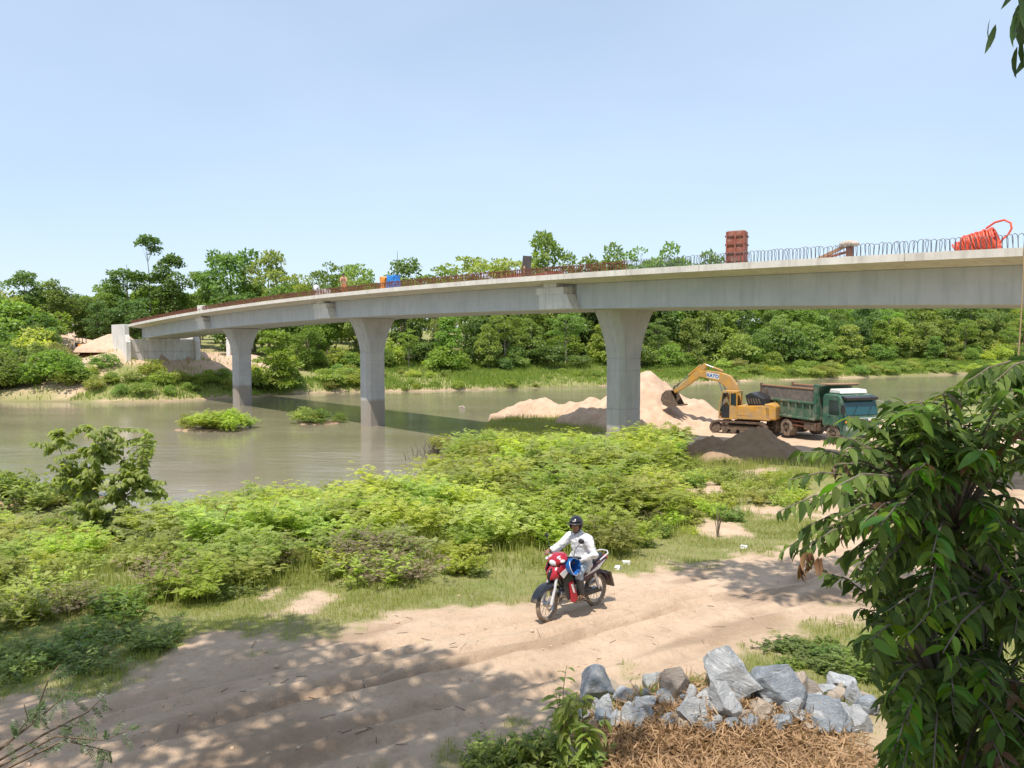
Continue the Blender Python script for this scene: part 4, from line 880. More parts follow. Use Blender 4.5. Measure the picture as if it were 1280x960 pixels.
for v in sh_o.data.vertices:            # cloth folds
    c = v.co; v.co = c + v.normal * (.014 * mnoise.noise(Vector((c.x * 9, c.y * 9, c.z * 22))) + .008 * mnoise.noise(Vector((c.x * 30, c.y * 26, c.z * 14 + 5))))
b = MB(); b.tube([(-.075, -.012, 1.24), (-.055, -.01, 1.1), (-.07, -.008, .98), (-.08, 0, .92)], .006, 5); b.build('button_placket', M['white'], sh_o)
for y in (-1, 1): b = MB(); b.loft([[(-.10, .02 * y, 1.315), (-.155, .085 * y, 1.335), (-.20, .09 * y, 1.335)], [(-.075, .03 * y, 1.26), (-.10, .085 * y, 1.275), (-.15, .10 * y, 1.295)]], caps=False, closed=False); o = b.build('collar', M['shirt'], sh_o); o.modifiers.new('t', 'SOLIDIFY').thickness = .008
b = MB()
for lg in legs: limb(b, [(-.24, lg[0][1] * .7, .84), lg[0], lg[1], Vector(lg[1]).lerp(Vector(lg[2]), .35)], [.12, .112, .083, .068])
remesh(b, 'trousers', M['jeans'], rider, .014, 4)
for lg in legs:
    b = MB(); A = Vector(lg[1]).lerp(Vector(lg[2]), .33); limb(b, [A, Vector(lg[1]).lerp(Vector(lg[2]), .6), Vector(lg[2]) + Vector((0, 0, .03))], [.073, .066, .052]); remesh(b, 'gaiter', M['gaiter'], rider, .014, 3)
    b = MB(); y = lg[0][1] * 2.1; b.box((.06, y, .268), (.27, .095, .022)); b.tube([(.09, y - .05, .28), (.09, y - .035, .335), (.09, y + .035, .335), (.09, y + .05, .28)], .012, 6); b.build('sandal', M['rubber'], rider, bevel=.008)
# helmet: shell open at the face, peak, strap
hm = MB(); N1, N2 = 24, 14; hc_ = head + Vector((-.012, 0, .028)); rr = (.138, .118, .135); V = []; Fc = []
for i in range(N2 + 1):
    th = math.pi * .72 * i / N2
    for k in range(N1):
        ph = 2 * math.pi * k / N1; V.append((hc_.x + rr[0] * math.sin(th) * math.cos(ph), hc_.y + rr[1] * math.sin(th) * math.sin(ph), hc_.z + rr[2] * math.cos(th)))
for i in range(N2):
    for k in range(N1):
        th = math.pi * .72 * (i + .5) / N2; ph = 2 * math.pi * (k + .5) / N1; pa = abs((ph + math.pi) % (2 * math.pi) - math.pi)
        if th > 1.32 and pa < .98: continue
        Fc.append((i * N1 + k, (i + 1) * N1 + k, (i + 1) * N1 + (k + 1) % N1, i * N1 + (k + 1) % N1))
hm.add(V, Fc); ho = hm.build('helmet', M['blackg'], rider, 60); ho.modifiers.new('t', 'SOLIDIFY').thickness = .018
b = MB(); b.loft([[(hc_.x + (.135 + e) * math.cos(a), hc_.y + (.115 + e) * math.sin(a), hc_.z + .03 - e * .25) for a in np.linspace(-.95, .95, 12)] for e in (0, .025, .055)], caps=False, closed=False); o = b.build('peak', M['black'], ho, 60); o.modifiers.new('t', 'SOLIDIFY').thickness = .008
b = MB(); b.box((hc_.x + .142, 0, hc_.z + .062), (.006, .05, .014)); b.build('badge', M['silver'], ho)
b = MB(); b.tube([head + Vector((.02, .085, -.03)), head + Vector((.04, .06, -.1)), head + Vector((.045, 0, -.118)), head + Vector((.04, -.06, -.1)), head + Vector((.02, -.085, -.03))], .008, 6); b.build('chin_strap', M['black'], ho)
for y in (-1, 1): b = MB(); b.ell(head + Vector((.083, .03 * y, .012)), (.01, .013, .007), 8, 6); b.build('eye', M['hair'], rider)
b = MB(); b.ell(head + Vector((.084, 0, -.06)), (.01, .024, .006), 8, 6); b.build('mouth', simple('lips', (.2, .07, .05)), rider)
# the head is turned to the rider's left
for ch in rider.children:
    if ch.name.split('.')[0] in ('helmet', 'eye', 'mouth'):
        ch.matrix_local = Matrix.Translation(head) @ Matrix.Rotation(.45, 4, 'Z') @ Matrix.Translation(-head)
for v in rider.data.vertices:
    k = min(1, max(0, (v.co.z - 1.315) / .05))
    if k > 0 and (v.co - head).length < .25: q = Matrix.Rotation(.45 * k, 3, 'Z') @ (v.co - head); v.co = head + q
# blue bucket held before the knees
b = MB(); A = Vector((.235, .05, .85)); ax = Vector((.02, .95, .06)).normalized(); u = ax.orthogonal().normalized(); w = ax.cross(u)
def rg(t, r): return [A + ax * t + (u * math.cos(a) + w * math.sin(a)) * r for a in np.linspace(0, 2 * math.pi, 26, endpoint=False)]
b.loft([rg(0, .02), rg(0, .105), rg(.20, .128), rg(.215, .142), rg(.225, .142), rg(.225, .126), rg(.20, .12), rg(.015, .095), rg(.015, .01)], caps=False)
bkt = b.build('bucket', M['blue'], None, 40); bkt.matrix_world = Matrix.Translation(mc.location) @ MR.to_4x4(); tag(bkt, 'bright blue plastic bucket held on its side before the rider', 'bucket')
b = MB(); b.tube([A + ax * .2 + (u * math.cos(a) * .14 + w * math.sin(a) * .14) + ax * (.07 * math.sin(a)) for a in np.linspace(0, math.pi, 14)], .005, 6); b.build('handle', M['silver'], bkt, 60)

# ------------------------------------------------------------------ rocks
def rock_mesh(seed, mat, dims, cuts=15):
    r = random.Random(seed); bm = bmesh.new(); bmesh.ops.create_icosphere(bm, subdivisions=4 if max(dims) > .2 else 3, radius=1)
    planes = []
    for _ in range(cuts):
        n = Vector((r.gauss(0, 1), r.gauss(0, 1), r.gauss(0, 1))).normalized(); planes.append((n, r.uniform(.42, .78)))
    tilt = Euler((r.uniform(-.5, .5), r.uniform(-.5, .5), 0)).to_matrix()
    for v in bm.verts:
        c = v.co.copy()
        for n, d in planes:
            k = c.dot(n) - d
            if k > 0: c -= n * k
        q = tilt @ c
        lay = math.sin(q.z * 17 + 3 * mnoise.noise(c * 2 + Vector((seed, 0, 0)))) * .012
        c += v.co * (mnoise.noise(c * 3.2 + Vector((0, seed, 0))) * .05 + mnoise.noise(c * 9 + Vector((0, 0, seed))) * .022 + lay)
        v.co = Vector((c.x * dims[0], c.y * dims[1], c.z * dims[2]))
    me = bpy.data.meshes.new('rock'); bm.to_mesh(me); bm.free(); me.materials.append(mat)
    me.polygons.foreach_set('use_smooth', [True] * len(me.polygons)); me.set_sharp_from_angle(angle=R(13)); return me
ROCKS = [  # px, py of the middle, width and height in photo pixels, material, label
 (751, 858, 52, 46, 'rock', 'leftmost grey rock of the stone row, a slanting slab'), (814, 848, 28, 30, 'rock', 'small upright grey rock between the left slab and the tan-edged rock'),
 (781, 866, 26, 28, 'rock', 'pale grey rock just right of the leftmost slab'), (844, 856, 50, 48, 'rock_b', 'brown-grey rock with a tan edge left of the largest rock'),
 (912, 840, 78, 74, 'rock', 'largest pale grey rock crowning the stone row'), (973, 856, 66, 54, 'rock_d', 'blue-grey angular rock right of the largest rock'),
 (1001, 848, 28, 24, 'rock_t', 'small tan rock behind the blue-grey angular rock'), (1018, 861, 40, 28, 'rock_b', 'flat brown rock right of the blue-grey angular rock'),
 (1047, 850, 42, 30, 'rock', 'grey rock at the right end of the row near the leaves'), (1034, 888, 66, 42, 'rock_d', 'long low blue-grey rock in front at the right'),
 (904, 873, 54, 54, 'rock', 'grey block directly below the largest rock'), (864, 884, 48, 46, 'rock', 'grey rock low in the middle left of the row'),
 (807, 877, 38, 32, 'rock', 'squat grey rock in front of the small upright one'), (838, 870, 28, 22, 'rock', 'little grey rock under the tan-edged rock'),
 (1068, 866, 32, 36, 'rock', 'grey rock half hidden by leaves at the right end'), (887, 910, 24, 24, 'rock_d', 'small dark rock sitting low on the dry litter'),
 (915, 900, 30, 24, 'rock_d', 'small dark rock below the grey block'), (952, 885, 44, 34, 'rock_t', 'tan rock partly buried in litter right of centre'),
 (988, 884, 32, 32, 'rock', 'grey rock between the tan rock and the long low one'), (1045, 866, 28, 22, 'rock_t', 'pinkish tan rock at the right'),
 (873, 900, 26, 22, 'rock', 'small grey rock on the lower left of the pile'), (1076, 900, 40, 30, 'rock', 'pale rock under the leaves at lower right'),
 (733, 892, 24, 18, 'rock', 'small pale rock left below the leftmost slab'), (790, 892, 20, 14, 'rock_d', 'small dark stone on the litter at left'),
 (930, 905, 20, 16, 'rock', 'little stone at the front of the pile'), (941, 914, 16, 14, 'rock', 'tiny grey stone resting on the litter'),
 (826, 890, 22, 16, 'rock_b', 'small brown stone among the litter'), (1008, 905, 18, 14, 'rock_t', 'tiny tan stone on the litter at right'), (755, 916, 14, 12, 'rock_d', 'tiny dark stone lower left on litter')]
rr0 = random.Random(77)
for k in range(64): ROCKS.append((rr0.uniform(738, 1088), rr0.uniform(856, 904), rr0.uniform(16, 36), rr0.uniform(14, 28), rr0.choice(('rock', 'rock', 'rock', 'rock', 'rock_d', 'rock_t')), 'small broken fragment wedged among the larger stones'))
for i, (px, py, w, h, mt, lab) in enumerate(ROCKS):
    g = hit(px, py + h * .36 + 4); sc = g.y / F
    me = rock_mesh(i * 3 + 2, M[mt], (w * sc * .70, w * sc * .56, h * sc * .72)); o = link('rock', me)
    o.location = (g.x, g.y + w * sc * .12, g.z + h * sc * .26); o.rotation_euler = (random.uniform(-.2, .2), random.uniform(-.3, .3), random.uniform(0, 6)); tag(o, lab, 'rock', 'broken stones heaped beside the track')
g = hit(577, 511); o = link('rock', rock_mesh(90, M['rock_t'], (.5, .4, .35))); o.location = (g.x, g.y, .12); tag(o, 'small tan rock standing out of the river', 'rock')
for k, (px, py, lab) in enumerate(((783, 705, 'white crumpled litter bag in grass right of the rider'), (772, 712, 'small white scrap in grass just behind the rider'), (930, 686, 'pale rag lying at the right edge of the track'))):
    g = hit(px, py); o = crumple((0, 0, 0), (.15, .10, .06), 50 + k, 3).build('litter_scrap', M['white'], None, 40); o.location = g; o.rotation_euler = (0, 0, k * 1.3); tag(o, lab, 'litter')

# ------------------------------------------------------------------ foliage builders (numpy)
def unit(v): return v / np.maximum(np.linalg.norm(v, axis=-1, keepdims=True), 1e-9)
def leaves(P, A, Nn, ln, wd, r, fold=.15):
    """one diamond leaf per point: P base, A axis, Nn rough normal"""
    n = len(P); A = unit(A); S = unit(np.cross(A, Nn)); U = np.cross(S, A)
    ln = np.broadcast_to(ln, n)[:, None] * r.uniform(.7, 1.25, (n, 1)); wd = np.broadcast_to(wd, n)[:, None] * r.uniform(.8, 1.2, (n, 1))
    m = P + A * ln * .45
    V = np.stack([P, m + S * wd * .5 + U * wd * fold, P + A * ln - U * ln * .06, m - S * wd * .5 + U * wd * fold], 1)
    Fq = np.arange(n * 4).reshape(n, 4)
    return V.reshape(-1, 3), Fq
def crown_mesh(name, mat, clumps, per, lsize, seed, flat=.75, asp=.62):
    r = np.random.default_rng(seed); Vs = []; Fs = []; var = []; off = 0
    for (c, rad) in clumps:
        n = int(per * (rad / np.mean([q[1] for q in clumps])) ** 2); d = unit(r.normal(size=(n, 3))); d[:, 2] = np.where(d[:, 2] < -.35, -d[:, 2], d[:, 2])
        rr = rad * r.uniform(.55, 1.05, (n, 1)) ** .6; P = np.array(c) + d * rr * np.array([1, 1, flat])
        A = unit(d * .6 + r.normal(size=(n, 3)) * .6 + np.array([0, 0, -.25])); Nn = unit(d + r.normal(size=(n, 3)) * .45 + np.array([0, 0, .5]))
        V, Fq = leaves(P, A, Nn, lsize, lsize * asp, r); Vs.append(V); Fs.append(Fq + off); off += len(V)
        var.append(np.repeat(np.clip(r.normal(.5, .22, n) + r.normal(0, .13), 0, 1), 4))
    return np_mesh(name, np.concatenate(Vs), np.concatenate(Fs), mat, np.concatenate(var))
def trunk_mesh(name, mat, h, r0, clumps, seed, bend=.03, nl=9, fork=.35):
    r = random.Random(seed); b = MB(); pts = []; k = 7
    ox = [0]; oy = [0]
    for i in range(k): ox.append(ox[-1] + r.gauss(0, bend) * h / k * 2); oy.append(oy[-1] + r.gauss(0, bend) * h / k * 2)
    pts = [Vector((ox[i], oy[i], -.4 + (h + .4) * i / k)) for i in range(k + 1)]
    b.tube(pts, [r0 * (1 - .85 * i / k) * (1.25 if i == 0 else 1) for i in range(k + 1)], 8)
    for c, rad in r.sample(clumps, min(nl, len(clumps))):
        c = Vector(c); t = max(fork, min(.92, (c.z / h) * .72)); f = t * k; i = min(int(f), k - 1); q = pts[i].lerp(pts[i + 1], f - i)
        m = q.lerp(c, .5) + Vector((0, 0, -.06 * (c - q).length)); rr = r0 * (1 - .85 * t) * .6
        b.tube([q, m, c], [rr, rr * .65, rr * .25], 6)
    return b.mesh(name, mat, 60)
def rand_clumps(r, n, env, rad):
    out = []
    while len(out) < n:
        p = env(r)
        if p is not None: out.append((tuple(p), r.uniform(*rad)))
    return out
VAR = {}
def variant(key, h, r0, clumps, per, ls, leaf, bark, seed, **kw):
    VAR[key] = (trunk_mesh('trunk', M[bark], h * .9, r0, clumps, seed, nl=kw.pop('nl', 9), bend=kw.pop('bend', .03), fork=kw.pop('fork', .3)), crown_mesh('crown', M[leaf], clumps, per, ls, seed, **kw), h)
def env_ell(cz, rx, rz, hole=.35):
    def f(r):
        d = Vector((r.gauss(0, 1), r.gauss(0, 1), r.gauss(0, 1))).normalized() * r.uniform(hole, 1) ** .5
        return (d.x * rx, d.y * rx, cz + d.z * rz)
    return f
for i, (lf, rx, n) in enumerate((('leaf_a', 3.4, 46), ('leaf_b', 3.0, 42), ('leaf_a', 3.8, 50), ('leaf_y', 3.2, 42), ('leaf_b', 3.6, 48))):
    r = random.Random(100 + i); variant('round%d' % i, 12, .22, rand_clumps(r, n, env_ell(6.2, rx, 5.2), (.8, 1.5)), 95, .50, lf, 'bark_pale' if i % 2 else 'bark', 100 + i)
for i, lf in enumerate(('leaf_b', 'leaf_a', 'leaf_b')):
    r = random.Random(130 + i); variant('tall%d' % i, 16, .2, rand_clumps(r, 40, env_ell(9.0, 2.4, 6.6), (.7, 1.25)), 85, .46, lf, 'bark_pale', 130 + i)
for i, lf in enumerate(('leaf_y', 'leaf_feather', 'leaf_a')):      # airy, layered crowns
    r = random.Random(160 + i); variant('airy%d' % i, 12, .16, rand_clumps(r, 34, env_ell(8.2, 3.4, 3.4, .2), (.6, 1.2)), 60, .40, lf, 'bark_pale', 160 + i, flat=.45)
r = random.Random(190); variant('tuft', 18, .16, rand_clumps(r, 14, env_ell(16.2, 1.35, 1.6, .1), (.5, .9)) + [((.4, .2, 11), .7), ((-.4, .1, 9.2), .6)], 70, .38, 'leaf_b', 'bark_pale', 190, fork=.86, bend=.015, nl=5)
r = random.Random(191); variant('lone', 12, .12, rand_clumps(r, 15, env_ell(8.5, 1.0, 3.6, .1), (.5, .95)), 65, .40, 'leaf_b', 'bark', 191)
def env_cone(h, rx):
    def f(r):
        z = r.uniform(.06, 1) ** .9; a = r.uniform(0, 6.3); q = rx * (1 - z * .82) * r.uniform(.5, 1); return (q * math.cos(a), q * math.sin(a), h * z)
    return f
for i, lf in enumerate(('leaf_y', 'leaf_a')):
    r = random.Random(195 + i); variant('layer%d' % i, 8, .12, rand_clumps(r, 44, env_cone(7.6, 3.1), (.6, 1.05)), 80, .38, lf, 'bark', 195 + i, flat=.42, fork=.1)
for i, lf in enumerate(('leaf_a', 'leaf_y', 'leaf_feather', 'leaf_b', 'leaf_olive')):   # bushes leafy to the ground
    r = random.Random(210 + i); variant('bush%d' % i, 3, .06, rand_clumps(r, 26, env_ell(1.35, 1.6, 1.25, .15), (.4, .75)), 62, .25, lf, 'twig', 210 + i, fork=.1)
def plant(key, name, loc, h, label, cat='tree', group=None, width=1.0, sink=.1):
    tm, cm, h0 = VAR[key]; sc = h / h0; o = empty(name, (loc[0], loc[1], loc[2] - sink), label, cat, group, random.uniform(0, 6.28)); o.scale = (sc * width, sc * width, sc)
    link('trunk' if cat == 'tree' else 'stem', tm, o); link('crown' if cat == 'tree' else 'foliage', cm, o); return o
def sky_tree(key, px, ytop, Y, label, width=1.0, group='trees on the far bank skyline', name='forest_tree'):
    p = at(px, ytop, Y); g = H(p.x, Y); return plant(key, name, (p.x, Y, g), p.z - g, label, 'tree', group, width)
for a in (('round1', 30, 336, 116, 'olive rounded tree on the skyline at the left edge', 1.1), ('round0', 72, 348, 118, 'mid-green tree right of the leftmost skyline tree', 1.1), ('airy2', 122, 355, 124, 'low airy tree in the skyline dip at left', 1.0),
          ('tall0', 158, 318, 128, 'dark tall tree left of the tufted one', 1.25), ('tuft', 186, 294, 130, 'tallest thin tree with a small tufted top', 1.2), ('tall2', 214, 308, 131, 'dark tall tree right of the tufted one', 1.15),
          ('round4', 290, 299, 130, 'big dark tree with a domed crown above the leftmost pier', .9), ('tall1', 247, 335, 133, 'slim tree left of the big domed tree', .9), ('round3', 335, 314, 128, 'bright yellow-green tree right of the big domed tree', .8),
          ('airy1', 372, 335, 126, 'thin pale tree with bare twigs on the skyline', .7), ('airy2', 408, 322, 132, 'airy tree behind the second joint', .8), ('airy0', 442, 320, 134, 'airy light tree behind the stooping worker', .9),
          ('round2', 55, 352, 128, 'broad tree between the two leftmost skyline trees', 1.2), ('round1', 100, 366, 126, 'dark low tree in the skyline dip', 1.2), ('round0', 140, 350, 132, 'leafy tree behind the far abutment sand', 1.2), ('round2', 200, 345, 134, 'leafy tree filling below the tufted one', 1.2), ('round1', 120, 375, 118, 'dark tree directly above the small loader', 1.1), ('round4', 165, 365, 121, 'dark tree directly behind the far abutment', 1.1), ('round0', 225, 355, 136, 'tree between the tall dark pair and the slim tree', 1.1),
          ('lone', 501, 298, 128, 'lone slender tree standing behind the tarpaulin shelter', 1.1), ('airy2', 545, 328, 134, 'low airy tree right of the tarpaulin shelter', 1.1), ('airy0', 592, 310, 138, 'wide airy tree left of the upright board', 1.15), ('airy1', 637, 316, 138, 'pale airy tree just left of the upright board', 1.0),
          ('round3', 684, 291, 140, 'bright tree with a tall top right of the upright board', .75), ('round0', 728, 318, 142, 'small rounded tree between the board and the column form', .9), ('round2', 772, 306, 142, 'rounded tree left of the pair nearest the column form', .8), ('airy2', 803, 302, 144, 'airy tree in the middle between board and column form', .9),
          ('round2', 838, 304, 145, 'rounded tree near the column form', .75), ('round0', 884, 311, 148, 'small tree top just left of the column form', .75)):
    sky_tree(*a)
for i, (px, py) in enumerate(((118, 488), (140, 480), (165, 478), (190, 470), (205, 482), (225, 478), (240, 490), (255, 482), (275, 478), (320, 470), (335, 480), (355, 476), (150, 494), (180, 494), (212, 494), (290, 488), (325, 488), (370, 486))):
    g = hit(px, py); plant(random.choice(('bush0', 'bush2', 'bush4', 'bush1')), 'abutment_bush', g, random.uniform(1.0, 2.2), 'low bush on the slope under the far end of the bridge' if px > 185 else 'low bush below the sand left of the far abutment', 'bush', 'bushes around the far abutment', random.uniform(1.1, 1.6))
# the wood on the far bank, tree by tree
def clear_of_bridge(x, y, m=9):
    s = (x - P1[0]) * BD[0] + (y - P1[1]) * BD[1]; n = (x - P1[0]) * BN[0] + (y - P1[1]) * BN[1]
    return abs(n) > m or s > 100
rt = random.Random(5); cnt = 0
def wood_label(px, row):
    z = 'behind the far left abutment' if px < 290 else 'seen between the leftmost and middle piers' if px < 460 else 'seen between the middle and nearest piers' if px < 780 else 'just right of the nearest pier' if px < 920 else 'above the excavator and truck' if px < 1110 else 'at the right edge of the view'
    return ('front-row leafy tree of the far wood ', 'second-row leafy tree of the far wood ', 'tall back-row tree of the far wood ', 'hindmost tree of the far wood ')[min(row, 3)] + z
KEYS = ['round0', 'round1', 'round2', 'round4', 'round3', 'airy2', 'tall1', 'round1', 'layer1', 'airy0']
for row, (d0, step, hlo, hhi) in enumerate(((15, 5.2, 6, 9.5), (22, 5.5, 9, 13), (31, 6.5, 11, 15), (43, 7, 12, 16), (56, 7, 13, 17), (70, 8, 14, 18))):
    x = -95
    while x < 165:
        x += step * rt.uniform(.75, 1.25); y = np.interp(x, FX, FY) + d0 + rt.uniform(-2.5, 2.5)
        if x < -.72 * y or x > .95 * y or not clear_of_bridge(x, y, 13 if x < -20 else 8): continue
        h = rt.uniform(hlo, hhi)
        px = 640 + x / y * F
        cap = np.interp(px, [0, 100, 235, 360, 480, 540, 860, 920, 1280], [362, 372, 362, 352, 350, 345, 335, 342, 345])      # keep below the skyline trees
        g = H(x, y); h = min(h, CAMZ + (423 - cap) / F * y - g)
        if x < -45 and row < 1: continue
        front = row == 0
        plant(rt.choice(KEYS[4:] + ['layer0'] if front and rt.random() < .6 else KEYS), 'forest_tree', (x, y, g), h, wood_label(px, row), 'tree', 'trees of the far wood', rt.uniform(.85, 1.2)); cnt += 1
# understorey closing the foot of the wood
k = 0
while k < 110:
    x = rt.uniform(-45, 110); y = np.interp(x, FX, FY) + rt.uniform(11, 24)
    if abs(x) > .68 * y or not clear_of_bridge(x, y, 14 if x < -25 else 3): continue
    px = 640 + x / y * F
    plant(rt.choice(['bush0', 'bush1', 'bush3', 'bush2', 'bush0']), 'understorey_bush', (x, y, H(x, y)), rt.uniform(2.2, 4.6), 'leafy bush at the foot of the far wood ' + ('left of the middle pier' if px < 463 else 'between the middle and nearest piers' if px < 780 else 'right of the nearest pier'), 'bush', 'understorey of the far wood', rt.uniform(1.0, 1.5)); k += 1
# left hillside: shrubs and low trees down to the water
k = 0
while k < 46:
    x = rt.uniform(-78, -49); y = rt.uniform(89, 116)
    if abs(x) > .7 * y or y < np.interp(x, FX, FY) + 1.5: continue
    s_ = (x - P1[0]) * BD[0] + (y - P1[1]) * BD[1]; n_ = (x - P1[0]) * BN[0] + (y - P1[1]) * BN[1]
    if n_ > -10.5 and s_ > 64: continue
    px = 640 + x / y * F; h = rt.uniform(2.2, 4.0) + (y - 88) * .10
    if px > 85: h = min(h, 1.6)
    plant(rt.choice(['bush0', 'bush1', 'bush0', 'bush2', 'bush3', 'round0', 'round3']) if h > 3.4 else rt.choice(['bush0', 'bush1', 'bush2', 'bush4']), 'hillside_bush', (x, y, H(x, y)), h, 'green bush on the left slope, ' + ('lowest ones by the water' if y < 94 else 'halfway up' if y < 102 else 'near its crest') + (' at the left edge' if px < 30 else ' left of the sand' if px > 70 else ''), 'bush', 'bushes on the left slope', rt.uniform(1.0, 1.5)); k += 1
for px, ytop, Y, key, lab, w in ((345, 408, 97, 'layer0', 'bright layered tree right of the leftmost pier', 1.2), (560, 395, 116, 'layer1', 'rounded green tree on the bank between the two left piers', 1.0), (915, 412, 140, 'bush1', 'bright rounded bush at the wood edge right of the nearest pier', 1.1), (1062, 402, 150, 'layer0', 'bright pyramidal tree at the wood edge on the right', 1.1), (610, 405, 118, 'round3', 'yellow-green tree on the bank left of the nearest pier', .9), (990, 405, 146, 'bush3', 'dark bush at the wood edge above the truck', 1.1), (1170, 420, 158, 'layer1', 'leafy tree at the wood edge near the right edge', 1.1)):
    sky_tree(key, px, ytop, Y, lab, w, 'trees at the edge of the far wood', 'bank_tree')
# scrub along the far water's edge, under the bridge and on the islets
k = 0
while k < 150:
    x = rt.uniform(-62, 105); y = np.interp(x, FX, FY) + rt.uniform(.4, 13) * rt.random() ** .5
    if abs(x) > .68 * y: continue
    s_ = (x - P1[0]) * BD[0] + (y - P1[1]) * BD[1]; n_ = (x - P1[0]) * BN[0] + (y - P1[1]) * BN[1]
    if (abs(n_) < 7 and s_ > 62) or (abs(n_) < 16 and s_ > 66 and y > 96): continue
    px = 640 + x / y * F
    if px > 470 and rt.random() < .45: continue
    h = rt.uniform(.7, 2.0) * (1.0 if px > 470 else 1.35)
    if 500 < px < 900: h *= .6
    plant(rt.choice(['bush0', 'bush1', 'bush1', 'bush2', 'bush4']), 'bank_bush', (x, y, H(x, y)), h, 'low green bush at the far water edge ' + ('left of the leftmost pier' if px < 300 else 'between the two left piers' if px < 460 else 'between the middle and nearest piers' if px < 770 else 'behind the excavator and truck' if px < 1100 else 'towards the right edge'), 'bush', 'bushes along the far water edge', rt.uniform(1.1, 1.8)); k += 1

# ------------------------------------------------------------------ thicket between track and river
def scatter(n, xr, yr, ok, rmin, seed):
    r = random.Random(seed); out = []; grid = {}; tries = 0
    while len(out) < n and tries < n * 60:
        tries += 1; x = r.uniform(*xr); y = r.uniform(*yr)
        if not ok(x, y): continue
        gxk, gyk = int(x // rmin), int(y // rmin)
        if any((x - a) ** 2 + (y - b) ** 2 < rmin ** 2 for i in (-1, 0, 1) for j in (-1, 0, 1) for a, b in grid.get((gxk + i, gyk + j), ())): continue
        grid.setdefault((gxk, gyk), []).append((x, y)); out.append((x, y))
    return out
def feather(key, h, spread, nst, nfr, mat, seed, fl=.26, pin=5, fill=.35):
    r = np.random.default_rng(seed); b = MB(); P = []; D = []
    for k in range(nst):
        a = r.uniform(0, 6.28); sp = spread * r.uniform(.35, 1); hh = h * r.uniform(.65, 1) * (1 - .3 * sp / spread)
        pts = [Vector((math.cos(a) * sp * t ** 1.5 + .03 * r.normal(), math.sin(a) * sp * t ** 1.5 + .03 * r.normal(), hh * (t - .12 * t * t * sp / spread) - .05)) for t in np.linspace(0, 1, 7)]
        b.tube(pts, [.013 * (1 - .8 * t) * h / 1.8 + .002 for t in np.linspace(0, 1, 7)], 5)
        for _ in range(nfr):
            t = r.uniform(fill, 1) ** .8; f = t * 6; i = min(int(f), 5); p = pts[i].lerp(pts[i + 1], f - i); aa = r.uniform(0, 6.28)
            out = np.array([math.cos(aa), math.sin(aa), r.uniform(-.15, .6)])
            P.append(np.array(p) + r.normal(size=3) * .05 + out * .12 * r.uniform(0, 1)); D.append(out)
    P = np.array(P); D = unit(np.array(D)); n = len(P); Ls = fl * r.uniform(.65, 1.3, n); S = unit(np.cross(D, np.array([0, 0, 1.]) + r.normal(size=(n, 3)) * .35)); U = np.cross(S, D)
    Vs = []; Fs = []; va = []; off = 0; vr = np.clip(r.normal(.5, .25, n), 0, 1)
    for j in range(pin):
        t = .18 + .8 * j / pin
        for sg in (-1, 1):
            base = P + D * (Ls * t)[:, None] - np.array([0, 0, 1.]) * (Ls * .28 * t * t)[:, None]
            V, Fq = leaves(base, D * .55 + S * sg * .85 - U * .12, U + r.normal(size=(n, 3)) * .25, Ls * .42 * (1 - .5 * abs(t - .45)), Ls * .17, r, .05); Vs.append(V); Fs.append(Fq + off); off += len(V); va.append(np.repeat(vr, 4))
    VAR[key] = (b.mesh('stem', M['twig'], 60), np_mesh('foliage', np.concatenate(Vs), np.concatenate(Fs), M[mat], np.concatenate(va)), h)
for i in range(4): feather('fea%d' % i, 1.8, 1.15, 17, 48, 'leaf_feather', 300 + i, .20)
for i in range(2): feather('feo%d' % i, 1.5, 1.0, 15, 34, 'leaf_olive', 320 + i, .19)
def herb(key, h, spread, nst, nl, mat, seed, ls=.10, asp=.5, up=.3):
    r = np.random.default_rng(seed); b = MB(); P = []; D = []
    for k in range(nst):
        a = r.uniform(0, 6.28); sp = spread * r.uniform(.1, 1) ** .6; hh = h * r.uniform(.5, 1); x0 = spread * .5 * r.uniform(-1, 1); y0 = spread * .5 * r.uniform(-1, 1)
        pts = [Vector((x0 + math.cos(a) * sp * t * t * .6, y0 + math.sin(a) * sp * t * t * .6, hh * t - .04)) for t in np.linspace(0, 1, 5)]
        b.tube(pts, [.006, .005, .004, .003, .002], 4)
        for _ in range(nl):
            t = r.uniform(.12, 1); f = t * 4; i = min(int(f), 3); p = pts[i].lerp(pts[i + 1], f - i); aa = r.uniform(0, 6.28); P.append(np.array(p)); D.append([math.cos(aa), math.sin(aa), r.normal(up, .35)])
    P = np.array(P); D = np.array(D); n = len(P); V, Fq = leaves(P, D, np.array([0, 0, 1.]) + r.normal(size=(n, 3)) * .3, ls, ls * asp, r)
    VAR[key] = (b.mesh('stem', M['twig'], 60), np_mesh('foliage', V, Fq, M[mat], np.repeat(np.clip(r.normal(.5, .25, n), 0, 1), 4)), h)
for i, mt in enumerate(('leaf_a', 'leaf_y', 'leaf_feather', 'leaf_olive')): herb('herb%d' % i, .7, .6, 26, 22, mt, 340 + i, .11, .42)
herb('broad', .8, .6, 14, 7, 'leaf_y', 350, .30, .5, .5)
FRX = [-12, -8, -5.5, -3.7, -2.8, 0, 2, 3.6, 5.3, 8.6, 11.5]; FRY = [12.0, 12.3, 13.6, 14.6, 15.4, 15.5, 16.5, 19, 20.6, 24.5, 30]
def in_thicket(x, y, m=.4): return np.interp(x, FRX, FRY) < y < min(np.interp(x, NX, NY) - m, 40.0) and abs(x) < .70 * y and road_d(x, y)[0] > 2.4 and not any(math.hypot(x - a, y - c) < q * .9 for a, c, q in BARE)
